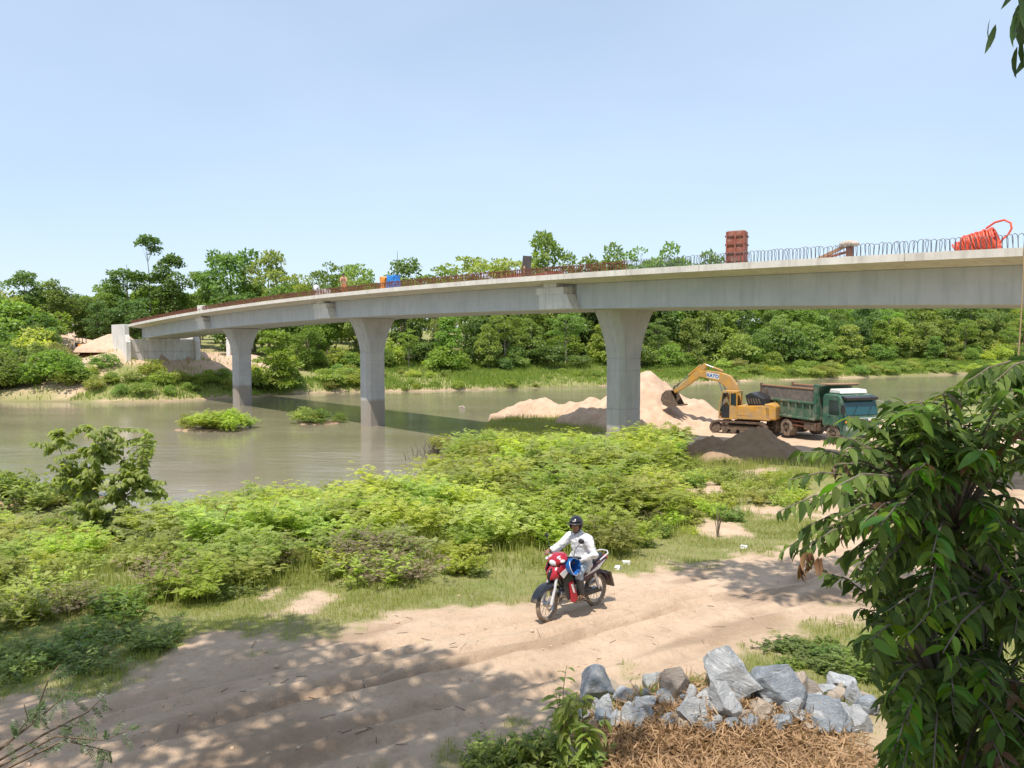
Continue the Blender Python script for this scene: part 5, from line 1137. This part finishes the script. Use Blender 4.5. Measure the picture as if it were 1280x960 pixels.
def where(px): return 'left of the small tree' if px < 70 else 'near the small tree' if px < 240 else 'below the middle pier' if px < 480 else 'left of the rider' if px < 640 else 'behind the rider' if px < 800 else 'towards the dark heap'
M['wither'] = leafmat('withered', (.15, .11, .065), (.29, .225, .14), .25, rough=.8, obj_var=.2)
feather('fed', 1.2, .9, 22, 8, 'wither', 330, .13, 4)
for px, py in ((470, 690), (450, 700), (500, 700), (520, 715), (430, 695), (290, 645), (350, 700), (480, 720), (800, 650), (620, 600), (200, 735), (90, 760)):
    g = hit(px, py + 8); plant('fed', 'withered_shrub', g, random.uniform(.8, 1.15), 'brown withered shrub in the thicket ' + where(px), 'shrub', 'withered shrubs in the thicket', 1.3)
for x, y in scatter(285, (-17, 11), (12, 40), in_thicket, .76, 11):
    px = 640 + x / y * F; fr = y - np.interp(x, FRX, FRY); k = random.random()
    h = min(.7 + fr * .15, 1.6) * random.uniform(.55, 1.35)
    if px > 590: h *= 1.2
    if px > 835: h = min(h, .75)
    if px > 860 and y > 31: continue
    if px < 230: h *= .72
    if 230 < px < 600 and y > 24: h *= .9
    key = random.choice(('fea0', 'fea1', 'fea2', 'fea3')) if k < .82 else random.choice(('feo0', 'feo1'))
    if px < 260 and k > .45: key = random.choice(('feo0', 'feo1', 'fea0'))
    plant(key, 'feathery_shrub', (x, y, H(x, y)), h, ('feathery olive shrub ' if key[:3] == 'feo' else 'feathery bright green shrub ') + ('at the front of the thicket ' if fr < 3 else 'in mid thicket ' if fr < 9 else 'at the back of the thicket ') + where(px), 'shrub', 'shrubs of the riverside thicket', random.uniform(1.0, 1.35))
for x, y in scatter(170, (-14, 10), (11.6, 36), lambda x, y: in_thicket(x, y + .5), .75, 12):
    px = 640 + x / y * F; fr = y - np.interp(x, FRX, FRY)
    if fr > 5 and random.random() < .55: continue
    plant(random.choice(('herb0', 'herb1', 'herb2', 'herb2', 'herb3')), 'leafy_weed', (x, y, H(x, y)), random.uniform(.3, .75), 'leafy weed clump edging the thicket ' + where(px), 'weed', 'weeds along the thicket edge', random.uniform(1.0, 1.6))
for px, py in ((255, 660), (235, 668), (285, 665), (205, 672), (440, 640), (455, 652), (310, 655), (425, 655)):
    g = hit(px, py + 12); plant('broad', 'broadleaf_plant', g, .9, 'bright broad-leaved plant in the thicket ' + where(px), 'plant', 'broad-leaved plants in the thicket', 1.3)
# islets, the green bed at the left, dead reeds in the shallows
for px, py, keys, hs, n, lab, rx in ((265, 537, ('fea3', 'fea0', 'bush2', 'fea2'), 2.0, 13, 'bush on the larger grassy islet left of the middle pier', 2.3), (398, 529, ('bush0', 'fea1', 'bush2'), 1.5, 6, 'bush on the small islet at the foot of the middle pier', 1.5), (30, 625, ('fea1', 'herb1', 'herb0', 'bush1'), 1.5, 16, 'low green bush in the flooded bed at the left edge', 3.0)):
    g = hit(px, py)
    for k in range(n):
        x = g.x + random.gauss(0, rx * .5); y = g.y + random.gauss(0, .9); plant(random.choice(keys), 'islet_bush', (x, y, 0.05), hs * random.uniform(.5, 1), lab, 'bush', lab.replace('bush', 'bushes', 1), random.uniform(1.0, 1.6))
    heapmesh = MB(); heapmesh.ell((0, 0, 0), (rx * 1.25, 1.5, .22), 20, 8); o = heapmesh.build('islet', M['sand_brown'], None, 60); o.location = (g.x, g.y, -.04); o['kind'] = 'structure'
for px, py, n, hh in ((548, 568, 70, .95), (585, 575, 20, .5), (530, 575, 30, .7), (640, 565, 22, .8)):
    g = hit(px, py); b = MB()
    for k in range(n):
        q = Vector((random.gauss(0, .55), random.gauss(0, .35), -.2)); e = Vector((random.gauss(0, .22), random.gauss(0, .2), hh * random.uniform(.6, 1.3))); b.tube([q, q + e * .6, q + e + Vector((random.gauss(0, .1), 0, 0))], [.016, .012, .005], 4)
    o = link('reed_clump', None); o.location = (g.x, g.y, 0); b.build('dead_stems', M['twig'], o); tag(o, {548: 'largest clump of dead brown reeds standing in the shallows', 585: 'sparse reeds right of the largest reed clump', 530: 'thin reeds left of the largest reed clump', 640: 'dead reeds beside the right-hand shrubs'}[px], 'reeds', 'dead reeds in the shallows')
    if px == 548: link('foliage', VAR['feo0'][1], o).location = (.2, 0, .1)

# ------------------------------------------------------------------ grasses and ground cover
def blades(name, XY, hlo, hhi, w, mat, seed, lean=.45, cat=None):
    r = np.random.default_rng(seed); n = len(XY); x, y = XY[:, 0], XY[:, 1]; z = height(x, y); a = r.uniform(0, 6.28, n); h = r.uniform(hlo, hhi, n) * (.6 + .8 * vnoise(x * .8, y * .8, 5)); ld = r.uniform(0, 6.28, n); le = r.uniform(.1, lean, n) * h
    dx, dy = np.cos(a) * w * r.uniform(.6, 1.3, n), np.sin(a) * w * r.uniform(.6, 1.3, n)
    b0 = np.stack([x - dx, y - dy, z - .01], -1); b1 = np.stack([x + dx, y + dy, z - .01], -1); mx_ = np.stack([x + np.cos(ld) * le * .4, y + np.sin(ld) * le * .4, z + h * .6], -1); mo = np.stack([dx, dy, dx * 0], -1) * .7
    tp_ = np.stack([x + np.cos(ld) * le, y + np.sin(ld) * le, z + h], -1)
    V = np.stack([b0, b1, mx_ + mo, tp_, mx_ - mo], 1).reshape(-1, 3); k = np.arange(n)[:, None] * 5
    T = np.concatenate([k + np.array([[0, 1, 2]]), k + np.array([[0, 2, 4]]), k + np.array([[4, 2, 3]])])
    var = np.repeat(np.clip(r.normal(.45, .25, n) + (vnoise(x * .5, y * .5, 8) - .5) * .6, 0, 1), 5)
    return np_mesh(name, V, T, mat, var)
def sample(n, xr, yr, dens, seed):
    r = np.random.default_rng(seed); out = []; tot = 0
    while tot < n:
        x = r.uniform(*xr, 60000); y = r.uniform(*yr, 60000); k = r.uniform(size=60000) < dens(x, y); k &= np.abs(x) < .72 * y + .5; out.append(np.stack([x[k], y[k]], -1)); tot += k.sum()
    return np.concatenate(out)[:n]
gd = lambda x, y: np.clip(1 - dirt_mask(x, y) * 1.25, 0, 1) * (height(x, y) > .1) * (.25 + .75 * sstep(.35, .6, fbm(x * .9, y * .9, 91)))
tag(link('short_grass', blades('short_grass', sample(120000, (-13, 14), (8, 24), gd, 1), .03, .10, .005, M['grass'], 1)), 'short patchy grass along both sides of the sandy track', 'grass', kind='stuff')
tag(link('riverside_grass', blades('riverside_grass', sample(60000, (-24, 30), (12.5, 62), lambda x, y: gd(x, y) * (y > np.interp(x, FRX, FRY)), 2), .15, .42, .010, M['grass'], 2)), 'longer green grass under the riverside thicket', 'grass', kind='stuff')
tag(link('bank_grass', blades('bank_grass', sample(120000, (-75, 115), (84, 175), lambda x, y: ((y - np.interp(x, FX, FY)) < 24) * (height(x, y) > .12) * np.where(((x - P1[0]) * BD[0] + (y - P1[1]) * BD[1] > 68) & (np.abs((x - P1[0]) * BN[0] + (y - P1[1]) * BN[1]) < 18), .06, 1.0) * (.3 + .7 * sstep(.4, .6, fbm(x * .15, y * .15, 92))), 3), .22, .6, .05, M['grass_far'], 3)), 'bright green grass covering the far bank', 'grass', kind='stuff')
# clods, pebbles, twigs on the track
r = np.random.default_rng(17); b = MB(); XY = sample(420, (-10, 10), (7.6, 22), lambda x, y: sstep(3.6, 2.0, np.abs(road_d(x, y)[0])) * (.12 + sstep(.5, .65, fbm(x * 1.1, y * 1.1, 55))), 4); zz = height(XY[:, 0], XY[:, 1])
for (x, y), z in zip(XY, zz):
    q = abs(r.normal(0, .009)) + .005; b.ell((x, y, z + q * .3), (q * r.uniform(.8, 1.6), q * r.uniform(.8, 1.5), q * .8), 5, 4, (0, 0, r.uniform(0, 3)))
tag(b.build('clods', M['sand'], None, 30), 'crumbs of dry earth scattered over the track', 'clods', kind='stuff')
b = MB()
for x, y in sample(110, (-9, 6), (7.6, 14), lambda x, y: sstep(4.5, 1.0, np.abs(road_d(x, y)[0] + .8)), 500):
    z = H(x, y); a = r.uniform(0, 6.28); l = r.uniform(.05, .22)
    b.tube([(x, y, z + .006), (x + math.cos(a) * l, y + math.sin(a) * l, H(x + math.cos(a) * l, y + math.sin(a) * l) + .01)], .004, 4)
tag(b.build('fallen_twigs', M['twig'], None), 'thin dry twigs lying on the track', 'twigs', kind='stuff')
# raked dry litter in front of the stones: curled straps
n = 14000; r = np.random.default_rng(23); x = r.normal(1.95, .95, n); y = r.normal(7.95, .42, n); k = (x > .75 - (y - 8) * .3) & (x < 3.75) & (y < 8.85) & (y > 6.6); x, y = x[k], y[k]; n = len(x); z = height(x, y) + r.uniform(-.01, .09, n) * np.exp(-((x - 2) / 1.3) ** 2)
a = r.uniform(0, 6.28, n); L_ = r.uniform(.05, .19, n); w_ = r.uniform(.003, .009, n); el = r.normal(0, .5, n); d = np.stack([np.cos(a) * np.cos(el), np.sin(a) * np.cos(el), np.sin(el)], -1); sdv_ = unit(np.cross(d, np.stack([r.normal(size=n) * .5, r.normal(size=n) * .5, np.ones(n)], -1))); u = np.cross(sdv_, d)
P0 = np.stack([x, y, z + .02], -1); cu = r.uniform(-.6, .8, n)[:, None]
rows = [P0 + d * (L_ * t)[:, None] - u * (L_[:, None] * cu * (t * t)) for t in (0, .35, .7, 1)]; V = np.stack([q + s_ * sdv_ * (w_ * ww)[:, None] for q, ww in zip(rows, (.6, 1, .9, .3)) for s_ in (-1, 1)], 1).reshape(-1, 3)
kk = np.arange(n)[:, None] * 8; Fq = np.concatenate([kk + np.array([[2 * i, 2 * i + 1, 2 * i + 3, 2 * i + 2]]) for i in range(3)])
tag(link('dry_litter', np_mesh('dry_litter', V, Fq, M['litter'], np.repeat(np.clip(r.normal(.5, .28, n), 0, 1), 8))), 'tangled dry brown stalks and leaves raked below the stones', 'dry litter', kind='stuff')

# ------------------------------------------------------------------ leafy small tree at the left water edge
def shaped_leaf(name, L_, W_, mat, droop, seed, var=.5):
    """a real leaf: folded along the midrib, drooping to a point; x along, z up"""
    V = []; T = [0, .16, .4, .66, .87, 1]; Wd = [.05, .66, 1, .78, .36, .0]
    for t, w in zip(T, Wd):
        x = L_ * t * (1 - .25 * droop * t); z = -L_ * droop * .55 * t * t
        V += [(x, -W_ * w * .5, z + W_ * w * .16), (x, 0, z), (x, W_ * w * .5, z + W_ * w * .16)]
    Fq = [(3 * i + j, 3 * i + j + 1, 3 * i + j + 4, 3 * i + j + 3) for i in range(5) for j in range(2)]
    return np_mesh(name, V, Fq, mat, np.full(len(V), var), smooth=True)
def place_leaves(meshes, mats4):
    """merge many placed copies of leaf meshes into arrays"""
    Vs = []; Fs = []; off = 0; va = []
    for mi, Mx in mats4:
        me = meshes[mi]; co = np.empty(len(me.vertices) * 3, np.float32); me.vertices.foreach_get('co', co); co = co.reshape(-1, 3)
        Mn = np.array(Mx); V = co @ Mn[:3, :3].T + Mn[:3, 3]; Fq = np.array([p.vertices[:] for p in me.polygons]) + off; Vs.append(V); Fs.append(Fq); off += len(V); va.append(np.full(len(V), random.uniform(.0, 1.0)))
    return np.concatenate(Vs), np.concatenate(Fs), np.concatenate(va)
def leaf_mx(p, d, roll, sc):
    d = Vector(d).normalized(); s_ = d.cross(Vector((0, 0, 1))); s_ = s_.normalized() if s_.length > 1e-4 else Vector((1, 0, 0)); u = s_.cross(d); m = Matrix((d, -s_, u)).transposed() @ Matrix.Rotation(roll, 3, 'X')
    return Matrix.Translation(p) @ (m * sc).to_4x4() if False else Matrix.Translation(p) @ m.to_4x4() @ Matrix.Scale(sc, 4)
def twig_leaves(rnd, path, n, out, spread=.75, down=.5, sc=(.75, 1.15), kinds=(0, 1, 2), start=.35):
    """leaves set alternately along the outer part of a twig"""
    for k in range(n):
        t = start + (1 - start) * (k + rnd.random() * .6) / n; f = t * (len(path) - 1); i = min(int(f), len(path) - 2); p = path[i].lerp(path[i + 1], f - i); d = (path[i + 1] - path[i]).normalized()
        sd_ = d.cross(Vector((0, 0, 1))); sd_ = sd_.normalized() if sd_.length > .01 else Vector((1, 0, 0)); sg = 1 if k % 2 else -1
        out.append((rnd.choice(kinds), leaf_mx(p, d * .55 + sd_ * sg * spread + Vector((rnd.gauss(0, .2), rnd.gauss(0, .2), -down + rnd.gauss(0, .22))), rnd.gauss(0, .45), rnd.uniform(*sc))))
lm = [shaped_leaf('leaf', .22, .12, M['leaf_olive'], .5, 0, .3), shaped_leaf('leaf', .2, .115, M['leaf_a'], .8, 1, .8)]
base = hit(112, 690); rnd = random.Random(3); lt_ = empty('small_tree', (base.x, base.y, base.z - .05), 'small leafy tree with a forked stem standing at the left water edge', 'tree'); B0 = lt_.location.copy(); b = MB(); pl = []
for fx, fy, fz, r0 in ((.1, .0, .0, .04), (.28, .1, 0, .035), (-.1, .1, 0, .03)): pass
tips = [(75, 540), (95, 530), (120, 545), (140, 535), (155, 545), (178, 542), (185, 548), (60, 560), (90, 560), (130, 560), (165, 560), (110, 575), (150, 580), (185, 600), (200, 605), (70, 585), (95, 595), (140, 600), (170, 610), (190, 625), (80, 615), (110, 620), (150, 630), (200, 615), (85, 640), (120, 645), (165, 640), (100, 660), (145, 660), (175, 650), (125, 590), (135, 615), (125, 553), (135, 565), (128, 547), (142, 575), (120, 582), (130, 570), (120, 560), (112, 590), (128, 575), (118, 630), (132, 640), (105, 640), (150, 615), (95, 625), (120, 670), (140, 675), (95, 672), (160, 668), (180, 665), (108, 655), (160, 595), (105, 605), (90, 575), (155, 570)]
stems = [[Vector((0, 0, 0)), Vector((.12, 0, .8)), Vector((.02, .1, 1.7)), Vector((.2, 0, 2.7)), Vector((.3, 0, 3.3))], [Vector((.1, 0, 0)), Vector((.35, .1, .7)), Vector((.9, .1, 1.5)), Vector((1.4, 0, 1.9))], [Vector((-.05, 0, 0)), Vector((-.2, .1, .9)), Vector((-.5, .2, 1.9)), Vector((-.8, .1, 2.9))]]
for st_ in stems: b.tube(st_, [.045 * (1 - .75 * i / (len(st_) - 1)) for i in range(len(st_))], 7)
for px, py in tips:
    for rep_ in range(4):
        tp_ = at(px + rnd.gauss(0, 7), py + rnd.gauss(0, 6), base.y + rnd.uniform(-.8, .8)) - B0; allp = [p for st_ in stems for p in st_[1:]]; q = min(allp, key=lambda p: (p - tp_).length + max(0, p.z - tp_.z) * 2)
        m1 = q.lerp(tp_, .5) + Vector((0, 0, .1)); b.tube([q, m1, tp_], [.014, .010, .004], 5); twig_leaves(rnd, [q, m1, tp_], 22, pl, .8, .45, (.75, 1.2), (0, 1, 1), .3)
b.build('trunk', M['bark_pale'], lt_, 60); V, Fq, va = place_leaves(lm, pl); link('crown', np_mesh('crown', V, Fq, M['leaf_feather'], va), lt_)

# ------------------------------------------------------------------ near tree at the right, leaf by leaf on its camera side
rnd = random.Random(12)
nl_ = [shaped_leaf('leaf', .17, .056, M['leaf_near'], .35, 0, .35), shaped_leaf('leaf', .19, .056, M['leaf_near'], .7, 1, .6), shaped_leaf('leaf', .145, .052, M['leaf_near'], 1.0, 2, .95), shaped_leaf('leaf', .15, .048, M['leaf_red'], .9, 3, .5), shaped_leaf('leaf', .15, .045, M['leaf_dead'], .9, 4, .5)]
tb_ = Vector((4.15, 5.0, H(4.15, 5.0) - .1)); nt_ = empty('leafy_tree', tb_, 'big-leaved glossy tree filling the lower right corner', 'tree'); b = MB(); pl = []
trunk = [Vector((0, 0, 0)), Vector((-.1, .05, .8)), Vector((-.25, .1, 1.7)), Vector((-.35, .1, 2.5)), Vector((-.5, .1, 3.2))]
b.tube(trunk, [.09, .08, .065, .045, .02], 9)
fork = [Vector((.02, -.02, .3)), Vector((-.4, -.1, 1.0)), Vector((-.9, 0, 1.7)), Vector((-1.3, .1, 2.2))]; b.tube(fork, [.06, .05, .035, .018], 8)
fork2 = [Vector((0, 0, .15)), Vector((-.5, .1, .6)), Vector((-1.0, .2, .95)), Vector((-1.3, .2, 1.1))]; b.tube(fork2, [.05, .04, .03, .015], 8)
nodes = [p for st_ in (trunk, fork, fork2) for p in st_[1:]]
edge = [(975, 690), (972, 640), (985, 600), (1000, 565), (1035, 545), (1060, 520), (1045, 580), (1010, 630), (1000, 690), (1030, 680), (1005, 660), (1060, 560), (1080, 530), (1110, 520), (1150, 510), (1180, 490), (1205, 480), (1235, 475), (1265, 470), (1280, 480), (1215, 520), (1130, 545), (1095, 560), (1070, 640), (1050, 700), (1060, 660), (1090, 690), (1030, 715), (1075, 760), (1070, 800), (1085, 840), (1100, 880), (1095, 720)]
fill = []
while len(fill) < 360:
    px, py = rnd.uniform(1040, 1330), rnd.uniform(490, 1010); lim = np.interp(py, [490, 540, 600, 680, 740, 800, 900, 1010], [1150, 1060, 1040, 1050, 1085, 1085, 1100, 1090])
    if px > lim: fill.append((px, py))
for k in range(34): fill.append((rnd.uniform(1110, 1300), rnd.uniform(478, 570)))
for i, (px, py) in enumerate(edge + fill):
    Y = 5.1 + (rnd.uniform(-.35, .35) if i < len(edge) else rnd.uniform(-.9, 1.0)); tp_ = at(px, py, Y) - tb_
    q = min(nodes, key=lambda p: (p - tp_).length + max(0, p.z - tp_.z) * .8); m1 = q.lerp(tp_, .55) + Vector((0, 0, .14 * (tp_ - q).length)); m2 = q.lerp(tp_, .8) + Vector((0, 0, .1 * (tp_ - q).length))
    pth = [q, m1, m2, tp_]; b.tube(pth, [.013, .009, .006, .003], 5)
    young = rnd.random(); kinds = (0, 0, 1, 1, 2) if young < .90 else (3, 2, 1) if young < .985 else (4, 4, 3)
    n0 = len(pl); twig_leaves(rnd, pth, 19, pl, .85, .34, (.5, 1.0), kinds, .3 if i >= len(edge) else .4)
for k in range(170):                                       # the shaded back of the crown
    px, py = rnd.uniform(1100, 1330), rnd.uniform(640, 1010); tp_ = at(px, py, rnd.uniform(5.7, 6.5)) - tb_; q = min(nodes, key=lambda p: (p - tp_).length); pth = [q, q.lerp(tp_, .6) + Vector((0, 0, .1)), tp_]; b.tube(pth, [.012, .008, .003], 5); twig_leaves(rnd, pth, 15, pl, .75, .5, (.8, 1.3), (0, 0, 1, 1, 2), .3)
for px, py in ((1013, 715), (1022, 722), (1005, 730)):       # the hanging dead bunch
    p = at(px, py - 25, 4.9) - tb_
    for k in range(4): pl.append((4, leaf_mx(p + Vector((rnd.gauss(0, .02), 0, 0)), (rnd.gauss(0, .25), rnd.gauss(0, .25), -1), rnd.uniform(-1, 1), rnd.uniform(.8, 1.1))))
b.build('trunk', M['bark'], nt_, 60)
def vis(mx):
    p = mx.translation + tb_; return p.y if (p.x / p.y * F + 640) < 1275 and (423 - (p.z - CAMZ) / p.y * F) < 965 else 99
order = sorted(range(len(pl)), key=lambda i: vis(pl[i][1])); single = set(order[:300])
for i in order[:300]: o = link('leaf', nl_[pl[i][0]], nt_); o.matrix_local = pl[i][1]
for nm, ks in (('inner_foliage', (0, 1, 2)), ('bronze_foliage', (3,)), ('withered_foliage', (4,))):
    sub = [pl[i] for i in order[300:] if pl[i][0] in ks]
    if sub: V, Fq, va = place_leaves(nl_, sub); tag(link(nm, np_mesh(nm, V, Fq, nl_[ks[0]].materials[0], va, True), nt_), kind='stuff')

# ------------------------------------------------------------------ sapling, herbs and creepers in the foreground
sl = [shaped_leaf('leaf', .17, .045, M['leaf_y'], .6, 0, .4), shaped_leaf('leaf', .15, .042, M['leaf_y'], .9, 1, .8), shaped_leaf('leaf', .13, .04, M['leaf_a'], .7, 2, .7)]
def sapling(px, py, hgt, nst, label, sc=1.0, lean=.25, per=13):
    g = hit(px, py); o = empty('sapling', (g.x, g.y, g.z - .03), label, 'plant', 'foreground saplings'); b = MB(); pl = []
    for k in range(nst):
        a = rnd.uniform(0, 6.28); l = rnd.uniform(0, lean); pth = [Vector((math.cos(a) * l * t * t * hgt + rnd.gauss(0, .012), math.sin(a) * l * t * t * hgt * .6, hgt * t * rnd.uniform(.93, 1.0) * (1 if k == 0 else .75))) for t in np.linspace(0, 1, 6)]
        b.tube(pth, [.009, .008, .006, .005, .004, .002], 5); twig_leaves(rnd, pth, per, pl, .9, .35, (.8 * sc, 1.3 * sc), (0, 0, 1, 2), .12)
    b.build('stem', M['twig'], o, 60)
    for kd, mx in pl: q = link('leaf', sl[kd], o); q.matrix_local = mx
sapling(700, 962, 1.12, 7, 'slender light green sapling left of the stone heap', 1.15, .22, 20); sapling(730, 966, .78, 6, 'lower sapling between the slender one and the litter', 1.1, .35, 18)
sapling(668, 966, .55, 6, 'short leafy sapling left of the slender one', 1.0, .5, 14)
for px, py, h in ((610, 955, .32), (640, 950, .30), (665, 955, .35), (590, 965, .25), (690, 962, .4), (655, 968, .4), (625, 975, .35), (740, 965, .3)):
    g = hit(px, py); plant('herb1' if px % 2 else 'herb0', 'foreground_herb', g, h, 'low leafy herb at the bottom edge left of the litter' if px < 700 else 'low herb among the dry litter', 'herb', 'foreground herbs', 1.2, .02)
for px, py, h in ((975, 812, .2), (1000, 815, .16), (990, 808, .15), (1030, 808, .15), (1025, 822, .16), (1040, 830, .22), (1060, 832, .24), (1015, 833, .2), (1080, 838, .25), (1050, 845, .22), (1095, 825, .26), (1100, 850, .25), (985, 835, .15)):
    g = hit(px, py); plant('herb0', 'creeping_weed', g, h, 'low creeping weed on the sand behind the right-hand stones', 'weed', 'creeping weeds behind the stones', 2.6, .02)
for px, py, h, k in ((980, 525, 0, 0), ): pass
for px, py in ((40, 835), (90, 825), (20, 850), (120, 838), (60, 815), (15, 820), (150, 800), (200, 805), (110, 800)):
    g = hit(px, py); plant('herb0', 'shaded_weed', g, random.uniform(.25, .5), 'dark leafy weed in the tree shade at the left edge of the track', 'weed', 'weeds in the shade at left', 1.7)
g = hit(897, 672); b = MB(); o = empty('bare_sapling', g, 'thin brown leafless sapling at the right edge of the thicket', 'plant')
for k in range(6): a = rnd.uniform(0, 6.28); b.tube([(0, 0, -.05), (math.cos(a) * .06, 0, .35), (math.cos(a) * .3, math.sin(a) * .2, .75 + rnd.uniform(0, .3))], [.014, .01, .003], 5)
b.build('stem', M['twig'], o)
# thorny branch reaching in from the left
rnd = random.Random(8); pb = Vector((-4.9, 6.6, H(-4.9, 6.6))); o = empty('thorny_shrub', pb, 'thin thorny branches with small feathery leaflets at bottom left', 'shrub'); b = MB(); P = []; D = []; S_ = []
for tips in ([(-60, 985), (40, 905), (75, 875), (85, 860)], [(-60, 985), (60, 915), (110, 890), (135, 865)], [(-60, 990), (70, 920), (130, 925), (172, 908)], [(-60, 960), (10, 930), (35, 900), (30, 880)], [(-40, 985), (80, 925), (120, 935), (140, 940)], [(-60, 980), (40, 905), (60, 850), (75, 830)]):
    pth = [Vector((0, 0, 0))] + [at(px, py, 6.5 + rnd.uniform(-.12, .12)) - pb for px, py in tips]; b.tube(pth, [.018, .013, .009, .006, .003], 5)
    for k in range(9):
        t = .45 + .55 * k / 9; f = t * 4; i = min(int(f), 3); p = pth[i].lerp(pth[i + 1], f - i); a = Vector((rnd.uniform(-.2, 1), rnd.gauss(0, .5), rnd.gauss(0, .6))).normalized(); L_ = rnd.uniform(.12, .2); b.tube([p, p + a * L_], .002, 3)
        for j in range(10):
            for sg in (-1, 1): P.append(p + a * L_ * (j + 1) / 10); sv = a.cross(Vector((0, -1, .3))).normalized(); D.append(sv * sg + a * .3)
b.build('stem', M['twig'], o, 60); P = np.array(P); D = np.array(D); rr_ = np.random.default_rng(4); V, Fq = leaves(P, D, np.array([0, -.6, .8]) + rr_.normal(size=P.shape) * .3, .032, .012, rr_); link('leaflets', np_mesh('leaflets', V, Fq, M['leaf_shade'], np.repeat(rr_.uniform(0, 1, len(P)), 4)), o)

# ------------------------------------------------------------------ trees beside and behind the viewpoint (their shade falls on the track)
def shade_tree(base, crown, rx, ry, rz, n, label, seed, per=100, ls=.3, rad=(.5, .95)):
    r = random.Random(seed); o = empty('shade_tree', (base[0], base[1], H(*base) - .2), label, 'tree', 'shade trees around the viewpoint'); b0 = o.location; cl = []
    for k in range(n):
        d = Vector((r.gauss(0, 1), r.gauss(0, 1), r.gauss(0, 1))).normalized() * r.uniform(.1, 1) ** .4; cl.append((tuple(Vector((crown[0] + d.x * rx, crown[1] + d.y * ry, crown[2] + d.z * rz)) - b0), r.uniform(*rad)))
    b = MB(); top = Vector(crown) - b0; m = Vector((top.x * .15, top.y * .15, top.z * .5)); b.tube([(0, 0, 0), m, Vector((top.x * .5, top.y * .5, top.z * .85)), top], [.24, .19, .13, .06], 9)
    for c, rd in cl[::2]: q = Vector((top.x * .5, top.y * .5, top.z * .85)); c = Vector(c); b.tube([q, q.lerp(c, .5) + Vector((0, 0, .2)), c], [.06, .04, .015], 5)
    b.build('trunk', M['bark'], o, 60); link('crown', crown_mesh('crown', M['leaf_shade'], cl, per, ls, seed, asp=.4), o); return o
shade_tree((-11, 2.0), (-8.2, 5.9, 13.5), 4.6, 2.3, 1.6, 52, 'tall tree beyond the left edge whose shade lies on the track', 1)
shade_tree((-3.5, -3.0), (-4.0, 4.4, 13.5), 3.2, 1.6, 1.4, 28, 'tall tree behind the viewpoint shading the track at lower left', 2)
st3 = shade_tree((8.5, 6.0), (3.7, 10.5, 14.4), 2.7, 1.6, 1.2, 22, 'tall tree beyond the right edge with leaves hanging in at the top corner', 3)
shade_tree((2.5, -4.0), (2.4, .55, 12.0), 2.2, .75, 1.0, 34, 'tree behind the viewpoint shading the near leafy tree', 4, 120)
shade_tree((9.5, 1.0), (6.8, 2.4, 11.5), 2.8, 2.2, 1.5, 46, 'spreading tree beyond the lower right corner shading the leafy tree', 5, 110)
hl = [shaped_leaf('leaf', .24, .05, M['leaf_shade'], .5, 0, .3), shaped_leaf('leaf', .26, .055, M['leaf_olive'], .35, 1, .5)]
b0 = st3.location.copy(); b = MB(); j0 = Vector((1.0, -.3, 6.5)); rnd = random.Random(31)
for px, py, n in ((1276, 28, 9), (1290, 5, 8), (1294, 62, 8), (1268, -25, 4), (1290, 105, 4)):
    p = at(px, py - 10, 5.2) - b0; b.tube([Vector((-.2, -.2, 5.0)), Vector((-1.2, -.6, 6.6)), p + Vector((.5, 0, .5)), p], [.03, .02, .01, .004], 5)
    for k in range(n): q = link('leaf', hl[1 if (py in (25, 60) and k % 3) else 0], st3); q.matrix_local = leaf_mx(p + Vector((rnd.gauss(0, .05), rnd.gauss(0, .05), rnd.gauss(0, .04))), (rnd.gauss(-.1, .35), rnd.gauss(0, .35), -1), rnd.uniform(-1.5, 1.5), rnd.uniform(.75, 1.1))
b.build('hanging_branch', M['twig'], st3, 60)
